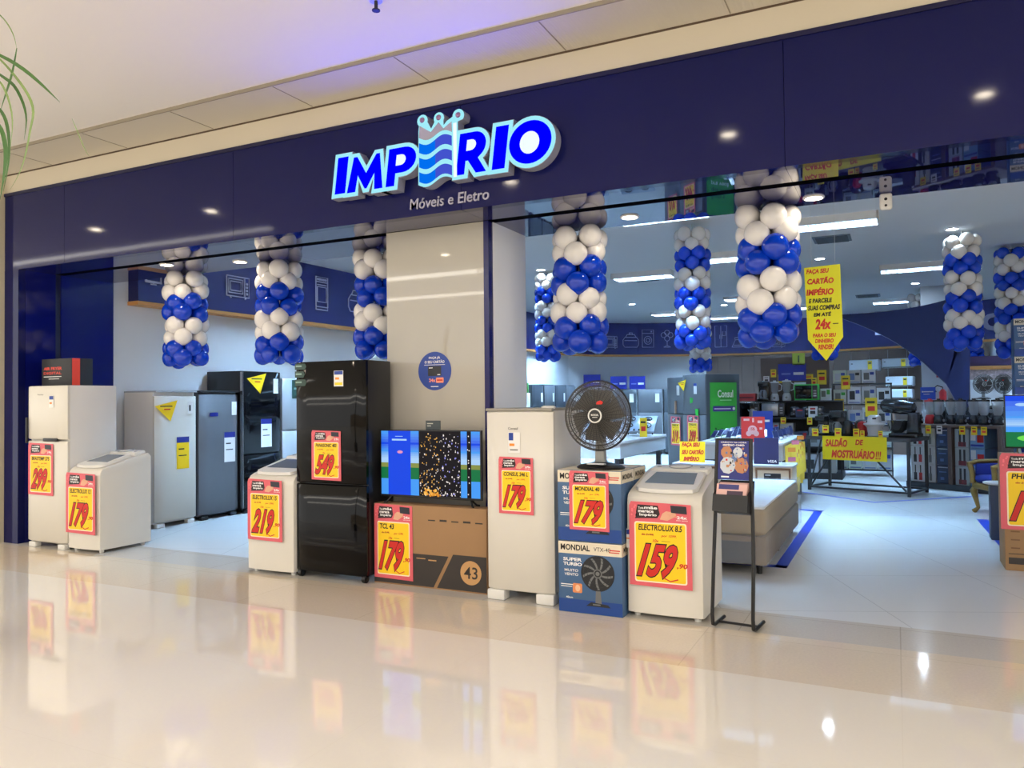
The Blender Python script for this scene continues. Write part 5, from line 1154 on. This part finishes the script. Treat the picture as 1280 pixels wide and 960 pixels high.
b = MB(); b.box(-.75, .62, 0, .05, 0, 2.45, wood, .004); b.build('panel_board', t)
for x in (-.7, .55): b = MB(); b.box(x, x+.03, .05, .35, 0, .03, gm); b.build('foot', t)
board('sign_board', 'blue sign board with white dashes standing above the stepped gondola', 'sign', gx(990, 470, 17.44), 17.442, at(990, 476, 17.44).z, .56, .36, sb, 0, 0, draw=d_dash)
p = at(998, 453, 17.4); board('card_sign', 'yellow-green square card above the blue sign board over the gondola', 'sign', p.x, 17.442, at(998, 459, 17.4).z+.05, .25, .25, M('card_lime', (200, 220, 90), .5), draw=lambda b, w, h, X: b.rect(-.06*w, .06*w, .2*h, .8*h, -.0012, M('banner_dark')))
for i, (px, py, w, h, mt) in enumerate(((954, 474, .12, .15, paper), (963, 466, .11, .17, None), (973, 473, .14, .18, None), (1008, 470, .18, .1, None), (1015, 477, .1, .18, None), (1025, 471, .18, .3, None), (943, 533, .1, .12, None), (979, 533, .1, .13, None), (1012, 532, .09, .14, None))):
    p = at(px, py, 17.0 if py < 500 else 16.27); price_tag(p.x, 17.448 if py < 500 else 16.297, p.z-h/2 if py < 500 else 1.203-h, w, h, '%s price tag %s the stepped gondola, %s from the left' % ('white' if mt else 'yellow', 'above' if py < 500 else 'on the front edge of', ORD[i] if py < 500 else ORD[i-6]), mt)
# more goods crowding the gondola and the backdrop
carton(gx(1032, 490, 17.0), 16.99, zu, .20, .18, .24, 'small white carton at the right end of the upper gondola step', wht2, marks=((.1, .5, .3, .8, pr_grey), (.6, .9, .5, .9, M('sticker_bright_green'))))
for i, (px, w, h, mt, nm) in enumerate(((918, .16, .3, M('carton_pale'), 'pale'), (1016, .16, .22, wht2, 'white'), (1000, .16, .18, M('carton_navy', (34, 46, 76), .5), 'navy'))):
    carton(gx(px, 515, 16.32), 16.305, zl, w, .085, h, 'small %s carton at the front edge of the lower gondola step' % nm, mt, marks=((.2, .8, .3, .6, pr_dark), (.2, .8, .7, .85, redp)))
for i, zz in enumerate((.631,)):
    for c in range(6):
        carton(-2.5+.27*c, 16.37, zz, .25, .4, rnd.uniform(.28, .5), 'carton on the shelf inside the stepped gondola, %s from the left' % ORD[c], rnd.choice((wht2, M('carton_navy'), M('carton_pale'), M('carton_grey', (170, 180, 186), .5))), marks=((.15, .6, .2, .7, rnd.choice((pr_dark, pr_grey))), (.65, .9, .5, .9, rnd.choice((redp, blue_ink)))))
for c in range(5):
    carton(-2.44+.31*c, 16.37, .121, .28, .4, rnd.uniform(.3, .45), 'carton on the plinth inside the stepped gondola, %s from the left' % ORD[c], rnd.choice((wht2, M('carton_pale'), M('carton_grey'))), marks=((.15, .7, .2, .7, rnd.choice((pr_dark, pr_grey, M('print_bluegrey')))),))
# tower of white cartons with large tags
cx = [wht2, M('carton_pale', (206, 216, 228), .5), M('carton_white_green', (214, 226, 214), .5)]
t = thing('carton_rack', 'black shelf rack stacked with white cartons behind the clearance table', 'shelf', (-.62, 17.3, 0))
for z in (.1, .55, 1.0, 1.42, 1.84): b = MB(); b.box(-.56, .56, 0, .5, z, z+.03, gm); b.build('shelf', t)
for x in (-.55, .53):
    for y in (0, .47): b = MB(); b.box(x, x+.025, y, y+.025, 0, 1.87, gm); b.build('upright', t)
k = 0
for z, hs in ((.131, .38), (.581, .38), (1.031, .36), (1.451, .36), (1.871, .30)):
    for c in range(4):
        if z > 1.8 and c == 3: continue
        h = hs*rnd.uniform(.8, 1.0); k += 1
        mk = ((.15, .55, .25, .75, rnd.choice((pr_grey, pr_dark, M('print_bluegrey'), M('print_pale')))), (.6, .9, .6, .8, rnd.choice((pr_dark, blue_ink, M('sticker_bright_green')))), (.1, .9, .06, .12, M('print_bluegrey')))
        carton(-.62-.405+.27*c, 17.33, z, .25, .38, h, 'white product carton on the %s shelf of the carton rack, %s from the left' % (['lowest', 'second', 'third', 'fourth', 'topmost'][[.131, .581, 1.031, 1.451, 1.871].index(z)], ORD[c]), rnd.choice(cx), marks=mk)
for i, (px, py, w, h) in enumerate(((1057, 478, .17, .28), (1049, 508, .18, .30), (1089, 509, .22, .38))):
    p = at(px, py, 17.295); price_tag(p.x, 17.298, p.z-h/2, w, h, 'large yellow price tag on the front of the carton rack, %s' % ['uppermost', 'left middle', 'right middle'][i])
# --- right gondola with blenders on top
G0 = gp(1136, 608); RG = math.atan2(gp(1225, 617).y-G0.y, gp(1225, 617).x-G0.x)
t = thing('display_gondola', 'dark wooden display gondola with blenders on top, left of the gold chair', 'display shelf', (G0.x, G0.y, 0), RG)
GL = 1.62
b = MB(); b.box(-.05, GL, 0, .8, 0, .10, M('gondola_plinth', (30, 32, 40), .5), .004); b.build('plinth', t)
b = MB(); b.box(-.05, GL, 0, .8, 1.06, 1.11, wood, .004); b.build('top_board', t)
b = MB(); b.box(-.03, GL-.02, .5, .53, .10, 1.06, wood); b.build('back_panel', t)
for x in (.72, GL-.07): b = MB(); b.box(x, x+.07, .02, .5, .10, 1.06, wood); b.build('upright', t)
og = lambda u, v: loc((G0.x, G0.y), RG, u, v)
bottle = lambda a, c: ((a, a+.12, .1, .45, c), (a+.03, a+.09, .45, .85, pr_dark))
cols = ((.0, .27, 'white', wht2, ((.2, .42, .08, .5, pr_dark), (.27, .35, .5, .92, pr_dark), (.56, .78, .08, .5, redp), (.63, .71, .5, .92, pr_dark))),
        (.29, .17, 'pale', M('carton_pale'), ((.3, .6, .1, .5, pr_grey), (.4, .52, .5, .9, pr_dark))),
        (.48, .22, 'dark blue', M('carton_navy', (34, 46, 76), .5), ((.1, .9, .86, .9, M('print_pale')), (.3, .6, .2, .35, M('print_bluegrey')), (.2, .8, .6, .66, M('print_bluegrey')))),
        (.81, .24, 'grey', M('carton_grey', (170, 180, 186), .5), ((.3, .45, .1, .9, pr_dark), (.6, .75, .1, .9, pr_dark), (.25, .8, .05, .3, M('print_wine', (120, 40, 50), .5)))),
        (1.07, .24, 'blue and red', M('carton_blue', (120, 160, 206), .5), ((.05, .95, .1, .2, M('sign_board_blue')), (.5, .95, .3, .7, redp), (.05, .4, .4, .9, wht2))))
for c, (u, w, nm, mt, mk) in enumerate(cols):
    for r in range(3):
        x, y = og(u+w/2+.01, .06); carton(x, y, .101+.315*r, w, .40, .312, '%s printed carton under the right gondola, %s of its stack' % (nm, ['bottom', 'middle', 'top'][r]), mt, RG, marks=mk)
x, y = og(1.43, .06); carton(x, y, .101, .20, .38, .42, 'red and white carton at the right end under the gondola', M('carton_red'), RG, marks=((.1, .9, .1, .6, wht2), (.2, .8, .65, .9, M('print_tan'))))
for i in range(8):
    x, y = og(.08+.195*i, .18+.05*(i % 2)); blender_(x, y, 1.111, 'blender standing on the right gondola, %s from the left' % ORD[i], blk2 if i not in (1,) else redp, RG+PI/2, 1.05, 'blenders on the right gondola')
for i in range(4):
    x, y = og(.2+.34*i, .56); air_fryer(x, y, 1.111, 'black air fryer behind the blenders on the right gondola, %s from the left' % ORD[i], None, RG, .95)
for i, (u, mt) in enumerate(((.18, paper), (.40, None), (.60, paper), (1.0, None), (1.2, None), (1.36, None))):
    x, y = og(u, -.012); price_tag(x, y, .95, .10, .14, '%s price tag on the edge of the right gondola, %s from the left' % ('white' if mt else 'yellow', ORD[i]), mt, RG)
# --- air conditioners on the panelling
for i, (x0, x1, yt, yb) in enumerate(((1060, 1099, 449, 464), (1101, 1141, 447, 460), (1106, 1142, 470, 483), (1108, 1141, 486, 498))):
    a, c = at(x0, yb, 23.2), at(x1, yt, 23.2)
    t = thing('air_conditioner', ['white wall air conditioner high on the dark panelling, upper left one', 'white wall air conditioner high on the dark panelling, upper right one', 'white wall air conditioner on the dark panelling, middle one of the right column', 'white wall air conditioner on the dark panelling, lowest one'][i], 'air conditioner', ((a.x+c.x)/2, 23.25, a.z), -.25)
    w, h = c.x-a.x, c.z-a.z
    b = MB(); b.box(-w/2, w/2, 0, .24, 0, h, wht2, .03, seg=3); b.build('housing', t)
    b = MB(); b.box(-w/2+.03, w/2-.03, -.004, .03, .0, .03, pr_grey); b.build('louvre', t)
    b = MB(); b.rect(w*.14, w*.28, h*.12, h*.88, -.004, M('tag_yellow', (240, 208, 40), .5)); b.rect(w*.16, w*.26, h*.6, h*.75, -.005, black_ink); b.build('energy_label', t)
    b = MB(); b.rect(-w*.42, -w*.36, h*.6, h*.7, -.004, pr_grey); b.build('logo', t)
# --- white column, extinguisher, blue board
b = MB(); b.box(.52, 1.0, 19.0, 19.4, 0, 3.96, M('column_white', (206, 214, 222), .6)); struct('wall_column', b)
p = at(1177, 467, 18.98); board('extinguisher_sign', 'small red extinguisher sign on the white column under the blue arch', 'sign', .86, 18.98, p.z-.08, .14, .17, redp, draw=lambda b, w, h, X: b.rect(-.1*w, .1*w, .2*h, .8*h, -.0012, white_ink))
t = thing('fire_extinguisher', 'red fire extinguisher on the white column under the blue arch', 'extinguisher', (.90, 18.90, 1.48))
b = MB(); b.lathe([(.06, 0), (.07, .02), (.07, .2), (.03, .26)], redp, 14); b.build('cylinder', t)
b = MB(); b.tube([(0, 0, .26), (0, 0, .3), (-.1, -.02, .34), (-.17, -.02, .28), (-.12, -.02, .2)], .012, blk2, 6); b.build('hose', t)
p = at(1160, 490, 18.4); board('sign_board', 'bright blue sign board in front of the white column at right', 'sign', p.x, 18.4, p.z-.16, .28, .26, M('board_bright_blue', (24, 80, 200), .4), draw=d_bars)
# speckled counter front and dark band at far right
b = MB(); b.box(1.42, 3.2, 19.0, 19.1, 2.22, 2.42, M('band_plum', (52, 28, 70), .5)); b.box(1.42, 3.2, 18.98, 19.1, 2.14, 2.215, orange_m)
spk = M('speckled_panel', (170, 150, 150), .4, noise=.9, nscale=26); b.box(1.42, 3.2, 19.02, 19.1, 1.93, 2.14, spk); b.box(1.42, 3.2, 19.02, 19.1, 0, 1.93, wall_white); struct('wall_kitchen', b)
# fan heads on a rear shelf at right
t = thing('display_shelf', 'white shelf holding black fan heads behind the right gondola', 'display shelf', (1.85, 16.6, 0))
b = MB(); b.box(-.55, .7, 0, .5, 1.50, 1.53, wht2); b.build('top_board', t)
for x in (-.53, .66): b = MB(); b.box(x, x+.03, .02, .48, 0, 1.5, wht2); b.build('side_panel', t)
df = [o for o in bpy.data.objects if o.name == 'desk_fan'][0]
for i, (px, dx) in enumerate(((1229, 0), (1256, 0))):
    c = copy_tree(df, (at(px, 490, 16.85).x, 16.85, 1.531), .2-.9*i, 'black desk fan on the white rear shelf at right, %s one' % ['left', 'right'][i]); c.scale = (.68, .68, .68)
# --- chair with carved gold frame
gold = M('gold_carved', (124, 100, 48), .35, metal=.35, noise=.2, nscale=30); velvet = M('blue_velvet', (22, 40, 130), .8)
t = thing('carved_chair', 'blue velvet armchair with a carved gold frame and cabriole legs at right', 'chair', (1.32, 12.25, 0), math.radians(-70))
def cab(x, y, s): return [(x, y, .36), (x+.045*s, y-.02, .30), (x+.03*s, y, .18), (x-.01*s, y+.01, .07), (x+.03*s, y-.03, .012)]
for sx in (-1, 1):
    for sy in (-1, 1):
        b = MB(); b.tube(cab(sx*.27, sy*.27, sx), [.04, .05, .034, .024, .036], gold, 10); b.build('leg', t)
b = MB(); b.box(-.32, .32, -.32, .32, .33, .41, gold, .03, seg=3); b.build('seat_frame', t)
b = MB(); b.box(-.29, .29, -.30, .29, .411, .52, velvet, .05, seg=3); b.build('seat', t)
b = MB(); b.box(-.26, .26, .25, .33, .50, .98, velvet, .04, seg=3); b.build('backrest', t)
b = MB(); b.tube([(-.30, .29, .40), (-.32, .29, .7), (-.27, .31, .98), (0, .32, 1.06), (.27, .31, .98), (.32, .29, .7), (.30, .29, .40)], [.03, .035, .03, .04, .03, .035, .03], gold, 10); b.build('back_frame', t)
for s in (-1, 1):
    b = MB(); b.tube([(s*.32, .29, .68), (s*.34, .0, .70), (s*.34, -.24, .69), (s*.33, -.33, .66), (s*.31, -.31, .56), (s*.30, -.30, .40)], [.024, .028, .034, .045, .036, .04], gold, 10); b.build('arm', t)
    b = MB(); b.box(s*.315-.03, s*.315+.03, -.26, .27, .42, .67, velvet, .02); b.build('arm_pad', t)
# --- round side table
t = thing('side_table', 'small dark pedestal table with a white round top between chair and carton', 'table', (1.02, 10.2, 0))
b = MB(); b.box(-.10, .10, -.10, .10, 0, .60, M('pedestal_slate', (44, 54, 76), .5), .01); b.build('pedestal', t)
b = MB(); b.lathe([(.10, .601), (.16, .615), (.165, .63), (.15, .635)], wht2, 24); b.build('tabletop', t)
# --- carton with poster, television, stacked fan cartons at right edge
t = thing('speaker_carton', 'brown cardboard carton with a printed price poster at the right edge', 'box', (1.36, 8.42, 0))
b = MB(); b.box(-.485, .485, 0, .45, 0, 1.05, cardboard, .004); b.build('carton_body', t)
b = MB(); b.rect(-.46, .45, .06, .12, -.001, card_dark); b.rect(-.46, -.25, .15, .157, -.001, card_dark)
for k in range(4): b.disc((-.30, .21+.075*k), .018, -.001, M('carton_print_brown', (120, 84, 52), .6), 8); b.rect(-.44, -.37, .2+.075*k, .212+.075*k, -.001, M('carton_print_brown'))
b.rect(-.16, .4, .18, .6, -.001, card_dark); b.build('printed_marks', t)
poster(.845, 8.414, .37, .60, .70, 'PHILCO 50', '119', 'red and yellow price poster on the brown carton at the right edge')
t = thing('television', 'television showing blue sky and green hills at the right edge', 'television', (1.42, 8.55, 1.051))
b = MB(); b.box(-.515, .515, 0, .03, .055, .55, black, .004); b.build('cabinet', t)
for s in (-1, 1): b = MB(); b.tube([(s*.4, .07, .008), (s*.4, .015, .055), (s*.4, -.06, .008)], .010, steel_white, 6); b.build('stand_foot', t)
b = MB(); zs = (.07, .54); strip(-.505, .505, [(E_blue, .40), (E_sky, .15), (E_cloud, .06), (E_sky, .10), (E_grass, .29)]); b.prism([(-.505, .07), (-.505, .12), (-.3, .2), (.0, .25), (.505, .18), (.505, .07)], -.003, -.002, E_grass); b.disc((-.3, .15), .12, -.004, em('lime', (110, 220, 80)), 14, .03); b.disc((-.38, .46), .05, -.004, E_cloud, 10, .015); b.build('screen', t)
for i in range(5):
    fan_carton(1.765, 13.0, .536*i, 'blue fan carton in the stack at the right edge, %s from the floor' % ORD[i])

bpy.data.objects.remove(_to)
